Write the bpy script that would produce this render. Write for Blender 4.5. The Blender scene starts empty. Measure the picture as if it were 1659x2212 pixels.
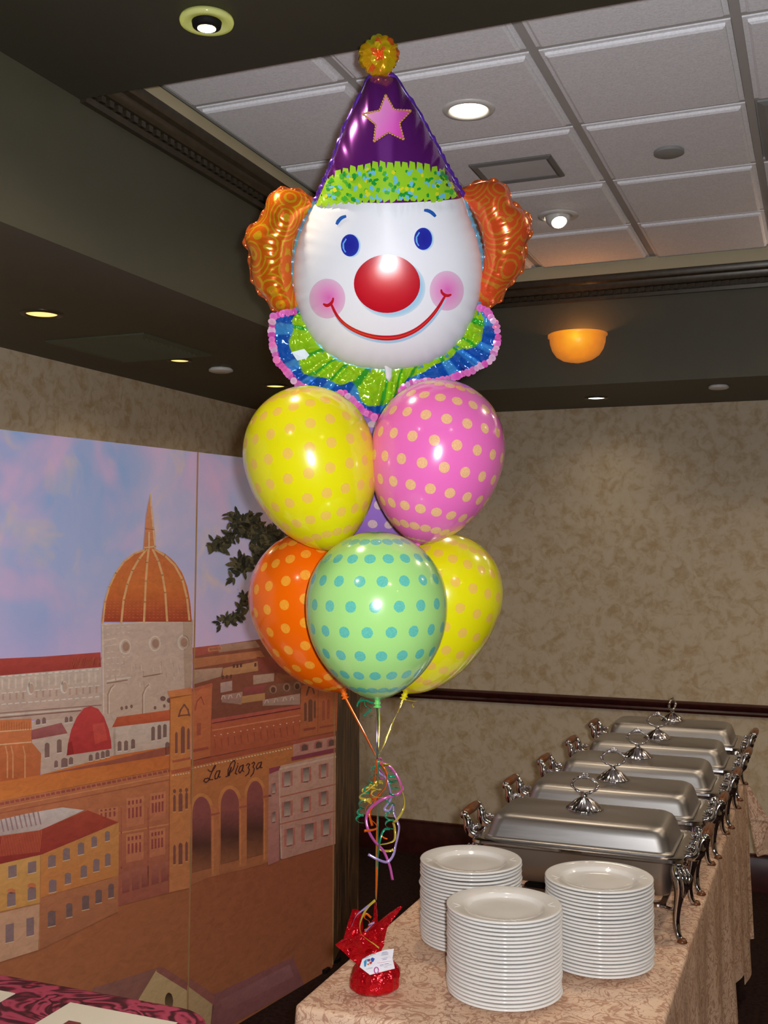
import bpy, bmesh, math, random
from mathutils import Vector, Matrix, noise
random.seed(7)
SC = bpy.context.scene
COL = SC.collection
V = Vector
PI = math.pi

# ------------------------------------------------------------------ camera
YAW, PITCH, ROLL = math.radians(21.7176), math.radians(1.81), math.radians(0.1714)
FPX, CX, CY = 2380.0, 829.5, 1106.0
EYE = V((0, 0, 1.70))
_f = V((-math.sin(YAW) * math.cos(PITCH), math.cos(YAW) * math.cos(PITCH), math.sin(PITCH)))
_r = V((math.cos(YAW), math.sin(YAW), 0))
_u = _r.cross(_f)
CR = _r * math.cos(ROLL) + _u * math.sin(ROLL)
CU = _u * math.cos(ROLL) - _r * math.sin(ROLL)
CF = _f
cd = bpy.data.cameras.new('camera')
cam = bpy.data.objects.new('camera', cd)
COL.objects.link(cam)
cam.matrix_world = Matrix(((CR.x, CU.x, -CF.x, EYE.x), (CR.y, CU.y, -CF.y, EYE.y), (CR.z, CU.z, -CF.z, EYE.z), (0, 0, 0, 1)))
cd.sensor_fit = 'VERTICAL'
cd.sensor_height = 24.0
cd.sensor_width = 18.0
cd.lens = 24.0 * FPX / 2212.0
cd.clip_start = 0.02
SC.camera = cam

# ------------------------------------------------------------------ world, exposure, flash
SC.view_settings.view_transform = 'Standard'
SC.view_settings.look = 'None'
SC.view_settings.gamma = 1
SC.view_settings.use_curve_mapping = False
SC.view_settings.exposure = 0.0
SC.cycles.max_bounces = 5
SC.cycles.diffuse_bounces = 3
SC.cycles.glossy_bounces = 3
SC.cycles.transmission_bounces = 3
SC.cycles.use_adaptive_sampling = True
SC.cycles.adaptive_threshold = 0.045
SC.cycles.adaptive_min_samples = 12
SC.cycles.use_denoising = True
W = bpy.data.worlds.new('hall_dark')
SC.world = W
W.use_nodes = True
W.node_tree.nodes['Background'].inputs[0].default_value = (0.02, 0.018, 0.015, 1)
W.node_tree.nodes['Background'].inputs[1].default_value = 1.0

def lamp(name, kind, loc, power, color, radius=0.03, direction=None, size=None, blend=0.5):
    ld = bpy.data.lights.new(name, kind)
    ld.energy = power
    ld.color = color
    if kind == 'AREA':
        ld.shape = 'DISK'; ld.size = radius * 2
    else:
        ld.shadow_soft_size = radius
    if kind == 'SPOT':
        ld.spot_size = size; ld.spot_blend = blend
    o = bpy.data.objects.new(name, ld)
    COL.objects.link(o)
    o.location = loc
    if direction is not None:
        o.rotation_euler = V(direction).to_track_quat('-Z', 'Y').to_euler()
    return o

# the flash of the camera that took the picture, beside and a little above the lens
lamp('camera_flash', 'SPOT', EYE + CR * 0.050 + CU * 0.030 - CF * 0.01, 192.0, (0.975, 0.985, 1.03), 0.022, CF + CU * 0.02, math.radians(140), 0.4)
# ceiling downlights of the hall (the visible ones get fixtures further down; the rest are unseen lamps added for ambient light, the last behind the camera)
WARM = (1.0, 0.82, 0.60)
DOWN = [(-1.212, 2.0, 2.80, 34), (-0.955, 3.06, 2.95, 34), (-0.942, 4.177, 2.95, 24),
        (-2.306, 2.837, 2.42, 13), (-2.37, 3.75, 2.42, 10), (-2.334, 4.506, 2.42, 10), (-2.358, 5.446, 2.42, 8),
        (-1.034, 5.427, 2.42, 5), (0.35, 3.06, 2.95, 34), (0.35, 4.18, 2.95, 34), (0.35, 5.43, 2.42, 10), (1.6, 3.06, 2.95, 30), (1.6, 4.6, 2.95, 30),
        (-1.2, 0.3, 2.80, 34), (0.6, 0.6, 2.80, 34), (1.8, 0.3, 2.80, 30), (-0.2, -1.5, 2.80, 30)]
for (x, y, z, p) in DOWN:
    lamp('downlight_beam', 'SPOT', (x, y, z), p * 0.68, WARM, 0.04, (0, 0, -1), math.radians(150), 1.0)

# ------------------------------------------------------------------ helpers
def lin(c):
    c = c / 255.0
    return c / 12.92 if c <= 0.04045 else ((c + 0.055) / 1.055) ** 2.4
def S(r, g, b):
    return (lin(r), lin(g), lin(b), 1.0)
def ray(x, y):
    return CR * ((x - CX) / FPX) - CU * ((y - CY) / FPX) + CF
def dep(x, y, t):            # the point seen at (x, y) whose distance in front of the lens is t
    return EYE + ray(x, y) * t

class MB:
    def __init__(s):
        s.v = []; s.f = []; s.c = []; s.uv = None; s.att = {}
    def add(s, vs, fs, cols=None):
        b = len(s.v)
        s.v += [V(p) for p in vs]
        s.f += [tuple(i + b for i in f) for f in fs]
        if cols is not None:
            s.c += list(cols)
        return b
    def box(s, a, b):
        x0, y0, z0 = a; x1, y1, z1 = b
        s.add([(x0, y0, z0), (x1, y0, z0), (x1, y1, z0), (x0, y1, z0), (x0, y0, z1), (x1, y0, z1), (x1, y1, z1), (x0, y1, z1)],
              [(0, 3, 2, 1), (4, 5, 6, 7), (0, 1, 5, 4), (1, 2, 6, 5), (2, 3, 7, 6), (3, 0, 4, 7)])
    def rings(s, rings, closed=True, cap0=False, cap1=False):
        n = len(rings[0]); b = len(s.v)
        for r in rings: s.v += [V(p) for p in r]
        for i in range(len(rings) - 1):
            for j in range(n if closed else n - 1):
                k = (j + 1) % n
                s.f.append((b + i * n + j, b + i * n + k, b + (i + 1) * n + k, b + (i + 1) * n + j))
        if cap0: s.f.append(tuple(b + j for j in reversed(range(n))))
        if cap1: s.f.append(tuple(b + (len(rings) - 1) * n + j for j in range(n)))
        return b
    def lathe(s, prof, n=32, c=(0, 0, 0), ax=None, cap0=False, cap1=False, flute=None):
        c = V(c)
        if ax is None: X, Y, Z = V((1, 0, 0)), V((0, 1, 0)), V((0, 0, 1))
        else:
            Z = V(ax).normalized(); X = Z.orthogonal().normalized(); Y = Z.cross(X)
        R = []
        for (r, z) in prof:
            ring = []
            for j in range(n):
                a = 2 * PI * j / n
                rr = r if flute is None else r * (1 + flute(a, z))
                ring.append(c + X * (rr * math.cos(a)) + Y * (rr * math.sin(a)) + Z * z)
            R.append(ring)
        return s.rings(R, True, cap0, cap1)
    def tube(s, pts, rad, n=8, cap=True, flat=1.0):
        pts = [V(p) for p in pts]
        R = []; ref = None
        for i, p in enumerate(pts):
            t = (pts[min(i + 1, len(pts) - 1)] - pts[max(i - 1, 0)]).normalized()
            if ref is None: ref = t.orthogonal().normalized()
            ref = (ref - t * ref.dot(t)).normalized()
            b = t.cross(ref)
            r = rad[i] if isinstance(rad, (list, tuple)) else rad
            R.append([p + ref * (r * math.cos(2 * PI * j / n)) + b * (r * flat * math.sin(2 * PI * j / n)) for j in range(n)])
        s.rings(R, True, cap, cap)
    def mesh(s, name, smooth=True, org=(0, 0, 0)):
        o = V(org)
        m = bpy.data.meshes.new(name)
        m.from_pydata([tuple(p - o) for p in s.v], [], s.f)
        if s.c and len(s.c) == len(s.v):
            a = m.color_attributes.new('Col', 'FLOAT_COLOR', 'POINT')
            flat = []
            for q in s.c: flat += list(q[:3]) + [1.0]
            a.data.foreach_set('color', flat)
        for k, vals in s.att.items():
            a = m.attributes.new(k, 'FLOAT', 'POINT'); a.data.foreach_set('value', vals)
        m.polygons.foreach_set('use_smooth', [smooth] * len(m.polygons))
        m.update()
        return m

ORG = {}
def link(name, me, mat, parent=None, loc=(0, 0, 0), kind=None, label=None):
    o = bpy.data.objects.new(name, me)
    COL.objects.link(o)
    if mat is not None and me is not None and not me.materials: me.materials.append(mat)
    if parent is not None:
        o.parent = parent
    o.location = loc
    if kind: o['kind'] = kind
    if label: o['label'] = label
    return o
def worldorg(o):
    return ORG.get(o.name, V((0, 0, 0)))
def part(name, mb, mat, parent, smooth=True, sharp=None, kind=None, label=None):
    """a part whose points were given in world space; stored relative to the thing's origin"""
    og = worldorg(parent)
    me = mb.mesh(name, smooth, og)
    if sharp: me.set_sharp_from_angle(angle=math.radians(sharp))
    o = link(name, me, mat, parent, kind=kind, label=label)
    ORG[o.name] = og
    return o
def thing(name, label, cat, loc=(0, 0, 0), group=None):
    o = bpy.data.objects.new(name, None)
    COL.objects.link(o)
    o.empty_display_size = 0.05
    o.location = loc
    ORG[o.name] = V(loc)
    o['label'] = label; o['category'] = cat
    if group: o['group'] = group
    return o
def solo(name, mb, mat, label, cat, loc=(0, 0, 0), group=None, smooth=True, sharp=None):
    me = mb.mesh(name, smooth, loc)
    if sharp: me.set_sharp_from_angle(angle=math.radians(sharp))
    o = link(name, me, mat, loc=loc)
    ORG[o.name] = V(loc)
    o['label'] = label; o['category'] = cat
    if group: o['group'] = group
    return o
def struct(name, mb, mat, label=None, smooth=False, sharp=None):
    me = mb.mesh(name, smooth)
    if sharp: me.set_sharp_from_angle(angle=math.radians(sharp))
    o = link(name, me, mat, kind='structure')
    ORG[o.name] = V((0, 0, 0))
    if label: o['label'] = label
    return o

# ------------------------------------------------------------------ materials
class NT:
    """small wrapper to write node trees"""
    def __init__(s, name):
        s.m = bpy.data.materials.new(name); s.m.use_nodes = True
        s.t = s.m.node_tree; s.n = s.t.nodes; s.b = s.n['Principled BSDF']
        s.out = s.n['Material Output']
    def new(s, typ, **kw):
        n = s.n.new(typ)
        for k, v in kw.items(): setattr(n, k, v)
        return n
    def put(s, sock, val):
        if hasattr(val, 'is_linked') or isinstance(val, bpy.types.NodeSocket): s.t.links.new(val, sock)
        else: sock.default_value = val
    def coord(s, which='Object'):
        return s.new('ShaderNodeTexCoord').outputs[which]
    def attr(s, name, out='Color'):
        n = s.new('ShaderNodeAttribute'); n.attribute_name = name
        return n.outputs[out]
    def mp(s, vec, scale=(1, 1, 1), rot=(0, 0, 0), loc=(0, 0, 0)):
        n = s.new('ShaderNodeMapping'); s.put(n.inputs[0], vec)
        n.inputs['Scale'].default_value = scale; n.inputs['Rotation'].default_value = rot; n.inputs['Location'].default_value = loc
        return n.outputs[0]
    def noise(s, vec, scale, detail=2, rough=0.5, dist=0, out='Fac'):
        n = s.new('ShaderNodeTexNoise'); s.put(n.inputs['Vector'], vec)
        n.inputs['Scale'].default_value = scale; n.inputs['Detail'].default_value = detail
        n.inputs['Roughness'].default_value = rough; n.inputs['Distortion'].default_value = dist
        return n.outputs[out]
    def vor(s, vec, scale, feature='F1', out='Distance', rnd=1.0):
        n = s.new('ShaderNodeTexVoronoi', feature=feature); s.put(n.inputs['Vector'], vec)
        n.inputs['Scale'].default_value = scale; n.inputs['Randomness'].default_value = rnd
        return n.outputs[out]
    def ramp(s, fac, stops, interp='LINEAR'):
        n = s.new('ShaderNodeValToRGB'); s.put(n.inputs[0], fac)
        n.color_ramp.interpolation = interp
        el = n.color_ramp.elements
        while len(el) < len(stops): el.new(0.5)
        for e, (p, c) in zip(el, stops):
            e.position = p; e.color = c if len(c) == 4 else (*c, 1)
        return n.outputs[0]
    def math(s, op, a, b=0.0, c=0.0):
        n = s.new('ShaderNodeMath', operation=op)
        s.put(n.inputs[0], a); s.put(n.inputs[1], b); s.put(n.inputs[2], c)
        return n.outputs[0]
    def mix(s, fac, a, b, mode='MIX'):
        n = s.new('ShaderNodeMix', data_type='RGBA', blend_type=mode)
        s.put(n.inputs[0], fac); s.put(n.inputs[6], a); s.put(n.inputs[7], b)
        return n.outputs[2]
    def sep(s, vec):
        n = s.new('ShaderNodeSeparateXYZ'); s.put(n.inputs[0], vec)
        return n.outputs
    def bump(s, h, strength=0.2, dist=0.01):
        n = s.new('ShaderNodeBump'); n.inputs['Strength'].default_value = strength; n.inputs['Distance'].default_value = dist
        s.put(n.inputs['Height'], h); s.put(s.b.inputs['Normal'], n.outputs[0])
    def set(s, col=None, rough=None, metal=None, spec=None, **kw):
        if col is not None: s.put(s.b.inputs['Base Color'], col)
        if rough is not None: s.put(s.b.inputs['Roughness'], rough)
        if metal is not None: s.put(s.b.inputs['Metallic'], metal)
        if spec is not None: s.put(s.b.inputs['Specular IOR Level'], spec)
        for k, v in kw.items(): s.put(s.b.inputs[k.replace('_', ' ')], v)
        return s.m

def plain(name, col, rough=0.5, metal=0.0, spec=0.5, var=0.06, vscale=8.0, bump=0.0, bscale=60.0, **kw):
    t = NT(name)
    co = t.coord()
    nz = t.noise(co, vscale, 3)
    dark = tuple(c * (1 - var) for c in col[:3]) + (1,)
    lite = tuple(min(1, c * (1 + var)) for c in col[:3]) + (1,)
    t.set(t.ramp(nz, [(0.3, dark), (0.7, lite)]), rough, metal, spec, **kw)
    if bump: t.bump(t.noise(co, bscale, 3), bump, 0.003)
    return t.m

def emis(name, col, strength):
    t = NT(name)
    t.set((0.02, 0.02, 0.02, 1), 0.4, 0.0, 0.2)
    t.b.inputs['Emission Color'].default_value = col
    t.b.inputs['Emission Strength'].default_value = strength
    return t.m

def wallpaper():
    t = NT('wallpaper'); co = t.coord()
    w = t.noise(co, 19.0, 4, 0.6, 0.6)
    w2 = t.noise(t.mp(co, loc=(5, 3, 2)), 30.0, 3, 0.6)
    f = t.math('ADD', t.math('MULTIPLY', w, 0.75), t.math('MULTIPLY', w2, 0.25))
    c = t.ramp(f, [(0.36, S(192, 165, 127)), (0.45, S(202, 181, 148)), (0.53, S(212, 194, 165)), (0.7, S(216, 200, 173))])
    t.set(c, 0.62, 0, 0.25)
    t.bump(t.noise(co, 90, 2), 0.05, 0.002)
    return t.m
def damask(name, base, line, lite, scale=20.0, rough=0.45, wid=0.035, sheen=0.0):
    t = NT(name); co = t.coord()
    big = t.noise(co, scale, 2.5, 0.55, 1.6)
    v1 = t.math('ABSOLUTE', t.math('SUBTRACT', big, 0.5))
    v2 = t.math('ABSOLUTE', t.math('SUBTRACT', t.noise(t.mp(co, loc=(3, 7, 1)), scale * 1.7, 2, 0.5, 2.0), 0.47))
    m = t.math('MINIMUM', v1, t.math('ADD', v2, 0.012))
    fac = t.ramp(m, [(0.0, (1, 1, 1)), (wid * 0.5, (0.8, 0.8, 0.8)), (wid, (0, 0, 0))])
    tone = t.ramp(t.noise(t.mp(co, loc=(9, 1, 4)), scale * 0.6, 2), [(0.35, base), (0.65, lite)])
    t.set(t.mix(fac, tone, line), t.math('ADD', t.math('MULTIPLY', fac, 0.25), rough), 0, 0.35)
    t.bump(t.math('MULTIPLY', m, 6.0), 0.12, 0.002)
    return t.m
def scroll_cloth():
    t = NT('burgundy_damask'); co = t.coord()
    n1 = t.noise(co, 5.5, 2.2, 0.5, 2.8)
    f = t.math('SINE', t.math('MULTIPLY', n1, 38.0))
    f2 = t.math('ADD', t.math('MULTIPLY', t.math('ADD', f, 1.0), 0.36), t.math('MULTIPLY', t.noise(co, 26, 3, 0.6, 1.2), 0.42))
    c = t.ramp(f2, [(0.22, S(58, 14, 26)), (0.48, S(112, 30, 50)), (0.66, S(158, 54, 80)), (0.95, S(172, 66, 92))])
    t.set(c, 0.5, 0, 0.35)
    t.bump(f2, 0.15, 0.002)
    return t.m
def paint(name='mural_paint'):
    t = NT(name); co = t.coord()
    c = t.attr('Col')
    n = t.noise(t.mp(co, scale=(1, 1, 2.2)), 22.0, 4, 0.65, 0.8)
    k = t.ramp(n, [(0.25, (0.82, 0.82, 0.82)), (0.5, (0.98, 0.98, 0.98)), (0.75, (1.12, 1.12, 1.12))])
    t.set(t.mix(1.0, c, k, 'MULTIPLY'), 0.42, 0, 0.3)
    t.bump(t.noise(t.mp(co, scale=(1, 1, 3)), 60, 3), 0.08, 0.002)
    return t.m
def printed(name, rough=0.18, metal=0.0, spec=0.5, coat=0.3):
    t = NT(name)
    t.set(t.attr('Col'), rough, metal, spec)
    t.b.inputs['Coat Weight'].default_value = coat
    t.b.inputs['Coat Roughness'].default_value = 0.08
    return t.m
# ------------------------------------------------------------------ shared materials
M = {}
M['wallpaper'] = wallpaper()
M['olive'] = plain('olive_paint', S(76, 74, 58), 0.6, var=0.04, bump=0.04, bscale=160)
M['olive_dark'] = plain('dark_olive_ceiling_paint', S(56, 54, 40), 0.65, var=0.04, bump=0.04, bscale=160)
M['crown'] = plain('dark_bronze_moulding', S(62, 54, 40), 0.32, 0.25, 0.5, var=0.2, vscale=40)
M['cream'] = plain('cream_paint', S(198, 184, 148), 0.5, var=0.03)
M['carpet'] = plain('dark_carpet', S(46, 30, 26), 0.95, 0, 0.1, var=0.4, vscale=60, bump=0.4, bscale=300)
M['rail'] = plain('dark_cherry_wood', S(62, 26, 22), 0.28, 0, 0.5, var=0.3, vscale=25)
def tilemat():
    t = NT('mineral_fibre_tile'); co = t.coord()
    n = t.noise(co, 150, 3, 0.7)
    t.set(t.ramp(n, [(0.3, S(226, 226, 228)), (0.6, S(244, 244, 247))]), 0.9, 0, 0.15)
    t.bump(n, 0.35, 0.004)
    return t.m
M['tile'] = tilemat()
M['tee'] = plain('painted_grid', S(175, 172, 168), 0.5, var=0.02)
M['white_metal'] = plain('white_enamel', S(214, 212, 206), 0.35, 0, 0.5, var=0.03)
M['grey_metal'] = plain('grey_grille', S(150, 150, 148), 0.5, 0.2, 0.5, var=0.05)
M['olive_metal'] = plain('olive_grille', S(84, 88, 72), 0.45, 0.1, 0.5, var=0.08)
M['black'] = plain('black_void', S(18, 15, 13), 0.7, 0, 0.2, var=0.2)
M['chrome'] = plain('chrome', S(205, 205, 210), 0.08, 1.0, 0.5, var=0.03)
M['lamp_white'] = emis('lamp_white', (1.0, 0.86, 0.66, 1), 9.0)
M['lamp_amber'] = emis('lamp_amber', (1.0, 0.55, 0.16, 1), 2.2)

# ------------------------------------------------------------------ the room
XL, XR, YB, YF = -2.843, 3.4, 5.817, -3.0
FX, FXR, FY = -1.738, 2.39, 4.983      # inner faces of the tray
SOF, BEAM, CEIL, BY = 2.44, 2.83, 3.0, 2.275
m = MB(); m.box((XL - .1, YF - .1, -0.05), (XR + .1, YB + .1, 0.0)); struct('floor', m, M['carpet'], 'dark brown carpet')
m = MB(); m.box((XL - .1, YF, 0), (XL, YB, SOF + .6)); struct('wall_left', m, M['wallpaper'], 'beige mottled wallpaper wall behind the painted screen')
m = MB(); m.box((XL - .1, YB, 0), (XR + .1, YB + .1, SOF + .6)); struct('wall_back', m, M['wallpaper'], 'beige mottled wallpaper wall behind the buffet')
m = MB(); m.box((XR, YF, 0), (XR + .1, YB, SOF + .6)); struct('wall_right', m, M['wallpaper'])
m = MB(); m.box((XL - .1, YF - .1, 0), (XR + .1, YF, SOF + .6)); struct('wall_front', m, M['wallpaper'])
# soffit ring (underside 2.44) with its fascia towards the tray
m = MB(); m.box((XL, YF, SOF), (FX, YB, SOF + .62)); struct('ceiling_soffit_left', m, M['olive'], 'dark olive dropped soffit along the left wall')
m = MB(); m.box((FX, FY, SOF), (FXR, YB, SOF + .62)); struct('ceiling_soffit_back', m, M['olive'], 'dark olive dropped soffit along the back wall')
m = MB(); m.box((FXR, YF, SOF), (XR, YB, SOF + .62)); struct('ceiling_soffit_right', m, M['olive'])
m = MB(); m.box((FX, YF, BEAM), (FXR, BY, SOF + .62)); struct('ceiling_beam', m, M['olive_dark'], 'dark olive flat ceiling bulkhead before the tiled tray')
# tiled tray ceiling
m = MB(); m.box((FX, BY, CEIL + .008), (FXR, FY, CEIL + .06))
ceil = struct('ceiling', m, M['tee'], 'white tiled tray ceiling')
TX = [-1.725, -1.21, -0.692, -0.186] + [-0.186 + 0.515 * i for i in range(1, 6)]
TY = [BY + 0.005, 2.774, 3.322, 3.87, 4.424, 4.978]
def tile_mesh(w, d):
    t = MB()
    hw, hd = w / 2, d / 2
    R = []
    for (ins, z) in ((0.013, 0.008), (0.013, -0.004), (0.026, -0.0045), (0.027, -0.012), (0.034, -0.016)):
        a, b = hw - ins, hd - ins
        R.append([(-a, -b, z), (-a, b, z), (a, b, z), (a, -b, z)])
    t.rings(R, True, False, True)
    me = t.mesh('ceiling_tile', False); me.materials.append(M['tile'])
    return me
tmesh = {}
NOTILE = (3, 2)
for i in range(len(TX) - 1):
    for j in range(len(TY) - 1):
        w, d = round(TX[i + 1] - TX[i], 3), round(TY[j + 1] - TY[j], 3)
        if (w, d) not in tmesh: tmesh[(w, d)] = tile_mesh(w, d)
        if (i, j) == NOTILE: continue
        link('ceiling_tile', tmesh[(w, d)], None, ceil, ((TX[i] + TX[i + 1]) / 2, (TY[j] + TY[j + 1]) / 2, CEIL))
for x in TX[1:]:
    m = MB(); m.box((x - .012, BY, CEIL - 0.001), (x + .012, FY, CEIL + .008)); part('grid_tee', m, M['tee'], ceil, False)
for y in TY[1:-1]:
    for i in range(len(TX) - 1):
        m = MB(); m.box((TX[i] + .012, y - .012, CEIL - 0.0005), (TX[i + 1] - .012, y + .012, CEIL + .008)); part('cross_tee', m, M['tee'], ceil, False)
# crown moulding, cream band above it, dentils on it
def crown(name, a, b, nrm, label):
    a, b, nrm = V(a), V(b), V(nrm)
    prof = [(0, 2.822), (0.018, 2.822), (0.020, 2.838), (0.012, 2.842), (0.012, 2.862), (0.026, 2.866), (0.034, 2.880), (0.036, 2.892), (0.050, 2.898), (0.056, 2.912), (0.056, 2.926), (0, 2.926)]
    t = MB()
    ra = [V((a.x, a.y, z)) + nrm * o for (o, z) in prof]; rb = [V((b.x, b.y, z)) + nrm * o for (o, z) in prof]
    t.rings([ra, rb], True, True, True)
    tr = struct(name, t, M['crown'], label, True, 25)
    L = (b - a).length; d = (b - a).normalized()
    dm = MB()
    e = 0.0095
    P = [(-e, .010, 2.844), (e, .010, 2.844), (e, .024, 2.844), (-e, .024, 2.844)]
    vs = [d * p[0] + nrm * p[1] + V((0, 0, p[2])) for p in P] + [d * p[0] + nrm * p[1] + V((0, 0, p[2] + .017)) for p in P]
    dm.add(vs, [(0, 1, 2, 3), (4, 7, 6, 5), (0, 4, 5, 1), (1, 5, 6, 2), (2, 6, 7, 3), (3, 7, 4, 0)])
    me = dm.mesh('dentil', False); me.materials.append(M['crown'])
    k = 0.03
    while k < L - 0.02:
        link('dentil', me, None, tr, a + d * k); k += 0.036
    c = MB()
    n2 = nrm * 0.006
    p0, p1 = a + n2, b + n2
    c.add([(a.x, a.y, 2.926), (b.x, b.y, 2.926), (p1.x, p1.y, 2.926), (p0.x, p0.y, 2.926), (a.x, a.y, CEIL), (b.x, b.y, CEIL), (p1.x, p1.y, CEIL), (p0.x, p0.y, CEIL)],
          [(0, 1, 2, 3), (4, 7, 6, 5), (0, 4, 5, 1), (1, 5, 6, 2), (2, 6, 7, 3), (3, 7, 4, 0)])
    return tr, c
t1, c1 = crown('trim_1', (FX, BY, 0), (FX, FY, 0), (1, 0, 0), 'dark dentil crown moulding on the left fascia')
t2, c2 = crown('trim_2', (FX, FY, 0), (FXR, FY, 0), (0, -1, 0), 'dark dentil crown moulding on the back fascia')
t3, c3 = crown('trim_3', (FXR, FY, 0), (FXR, BY, 0), (-1, 0, 0), 'dark dentil crown moulding on the right fascia')
struct('trim_4', c1, M['cream'], 'cream band above the left crown moulding')
struct('trim_5', c2, M['cream'], 'cream band above the back crown moulding')
struct('trim_6', c3, M['cream'])
# chair rail and baseboards
def moulding(name, a, b, nrm, prof, mat, label):
    a, b, nrm = V(a), V(b), V(nrm); t = MB()
    t.rings([[V((a.x, a.y, z)) + nrm * o for (o, z) in prof], [V((b.x, b.y, z)) + nrm * o for (o, z) in prof]], True, True, True)
    return struct(name, t, mat, label, True, 30)
RP = [(0, .858), (.012, .858), (.016, .870), (.012, .880), (.024, .896), (.026, .908), (.016, .914), (0, .918)]
moulding('trim_7', (XL, YB, 0), (XR, YB, 0), (0, -1, 0), RP, M['rail'], 'dark cherry chair rail along the back wall')
moulding('trim_8', (XL, YF, 0), (XL, YB - .03, 0), (1, 0, 0), RP, M['rail'], 'dark cherry chair rail along the left wall')
BP = [(0, 0), (.02, 0), (.02, .14), (.012, .16), (.012, .178), (0, .182)]
moulding('baseboard_back', (XL, YB, 0), (XR, YB, 0), (0, -1, 0), BP, M['rail'], 'dark baseboard')
moulding('baseboard_left', (XL, YF, 0), (XL, YB - .022, 0), (1, 0, 0), BP, M['rail'], 'dark baseboard')

# ------------------------------------------------------------------ ceiling fixtures
def can_light(x, y, z, r, label, bulb, ring, group=None, deep=0.0):
    t = thing('recessed_light', label, 'ceiling light', (x, y, z), group)
    m = MB(); m.lathe([(r * .70, 0.004), (r * .72, -0.004), (r * .80, -0.007), (r * .96, -0.005), (r, -0.001), (r, 0.0)], 40, (x, y, z)); part('trim_ring', m, ring, t)
    m = MB(); m.lathe([(0.001, -0.0005), (r * .4, -0.002), (r * .71, -0.001)], 32, (x, y, z), cap0=True); part('bulb', m, bulb, t)
    return t
can_light(-0.955, 3.06, CEIL - .016, 0.078, 'bright white recessed light in a ceiling tile, right of the clown hat', M['lamp_white'], M['white_metal'])
g = 'amber recessed lights in the left soffit'
can_light(-2.306, 2.837, SOF, 0.068, 'amber recessed light in the left soffit, nearest and largest of the row', M['lamp_amber'], M['crown'], g)
can_light(-2.37, 3.75, SOF, 0.052, 'amber recessed light beside the soffit air grille', M['lamp_amber'], M['crown'], g)
can_light(-2.334, 4.506, SOF, 0.060, 'amber recessed light above the upper yellow balloon', M['lamp_amber'], M['crown'], g)
can_light(-2.358, 5.446, SOF, 0.060, 'amber recessed light in the far corner behind the clown collar', M['lamp_amber'], M['crown'], g)
can_light(-1.034, 5.427, SOF, 0.060, 'small white recessed light in the back soffit below the sconce', M['lamp_white'], M['crown'])
# glass disc spotlight on the bulkhead
gx, gy = -1.212, 2.012
t = thing('glass_downlight', 'spotlight behind a round green-tinted glass plate on the dark bulkhead', 'ceiling light', (gx, gy, BEAM))
def glassmat():
    q = NT('tinted_glass'); q.set(S(208, 214, 150), 0.12, 0, 0.6)
    q.b.inputs['Transmission Weight'].default_value = 0.45
    q.b.inputs['Emission Color'].default_value = S(190, 190, 90); q.b.inputs['Emission Strength'].default_value = 0.22
    return q.m
m = MB(); m.lathe([(.026, -.006), (.032, -.012), (.048, -.016), (.056, -.016), (.058, -.010), (.056, -.004), (.030, -.002)], 48, (gx, gy, BEAM)); part('glass_plate', m, glassmat(), t)
m = MB(); m.lathe([(.019, -.024), (.021, -.026), (.030, -.022), (.032, -.012), (.028, 0.0)], 40, (gx, gy, BEAM)); part('socket_ring', m, M['black'], t)
m = MB(); m.lathe([(.001, -.0285), (.012, -.028), (.0195, -.0262)], 32, (gx, gy, BEAM), cap0=True); part('bulb', m, M['lamp_white'], t)
# eyeball spotlight
ex, ey, ez = -0.942, 4.177, CEIL - .016
t = thing('eyeball_light', 'swivelling eyeball spotlight in a ceiling tile beside the orange hair', 'ceiling light', (ex, ey, ez))
m = MB(); m.lathe([(.050, 0), (.052, -.006), (.066, -.008), (.078, -.004), (.079, 0)], 40, (ex, ey, ez)); part('trim_ring', m, M['white_metal'], t)
ax = V((0.25, -0.5, -0.9)).normalized()
c = V((ex, ey, ez))
m = MB(); m.lathe([(.050, -.005), (.049, .010), (.042, .026), (.034, .036), (.030, .038), (.028, .030)], 32, c, ax); part('eyeball', m, M['white_metal'], t)
m = MB(); m.lathe([(.001, .031), (.015, .033), (.029, .034)], 24, c, ax, cap0=True); part('bulb', m, M['lamp_white'], t)
# round cover discs
def disc(x, y, z, r, label, mat):
    m = MB(); m.lathe([(.001, -.016), (r * .8, -.016), (r, -.012), (r, -.004), (r * .9, -.002), (r * .9, 0)], 36, (x, y, z), cap0=True)
    solo('sprinkler_cover', m, mat, label, 'ceiling cover', (x, y, z), 'round ceiling cover discs', True, 40)
disc(-0.451, 3.612, CEIL - .016, 0.048, 'round grey cover disc in a ceiling tile right of the ceiling grille', M['grey_metal'])
disc(-2.322, 3.99, SOF, 0.050, 'round white cover disc in the left soffit beside the air grille', M['white_metal'])
disc(-0.436, 5.217, SOF, 0.045, 'round pale cover disc in the back soffit right of the sconce', M['white_metal'])
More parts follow.
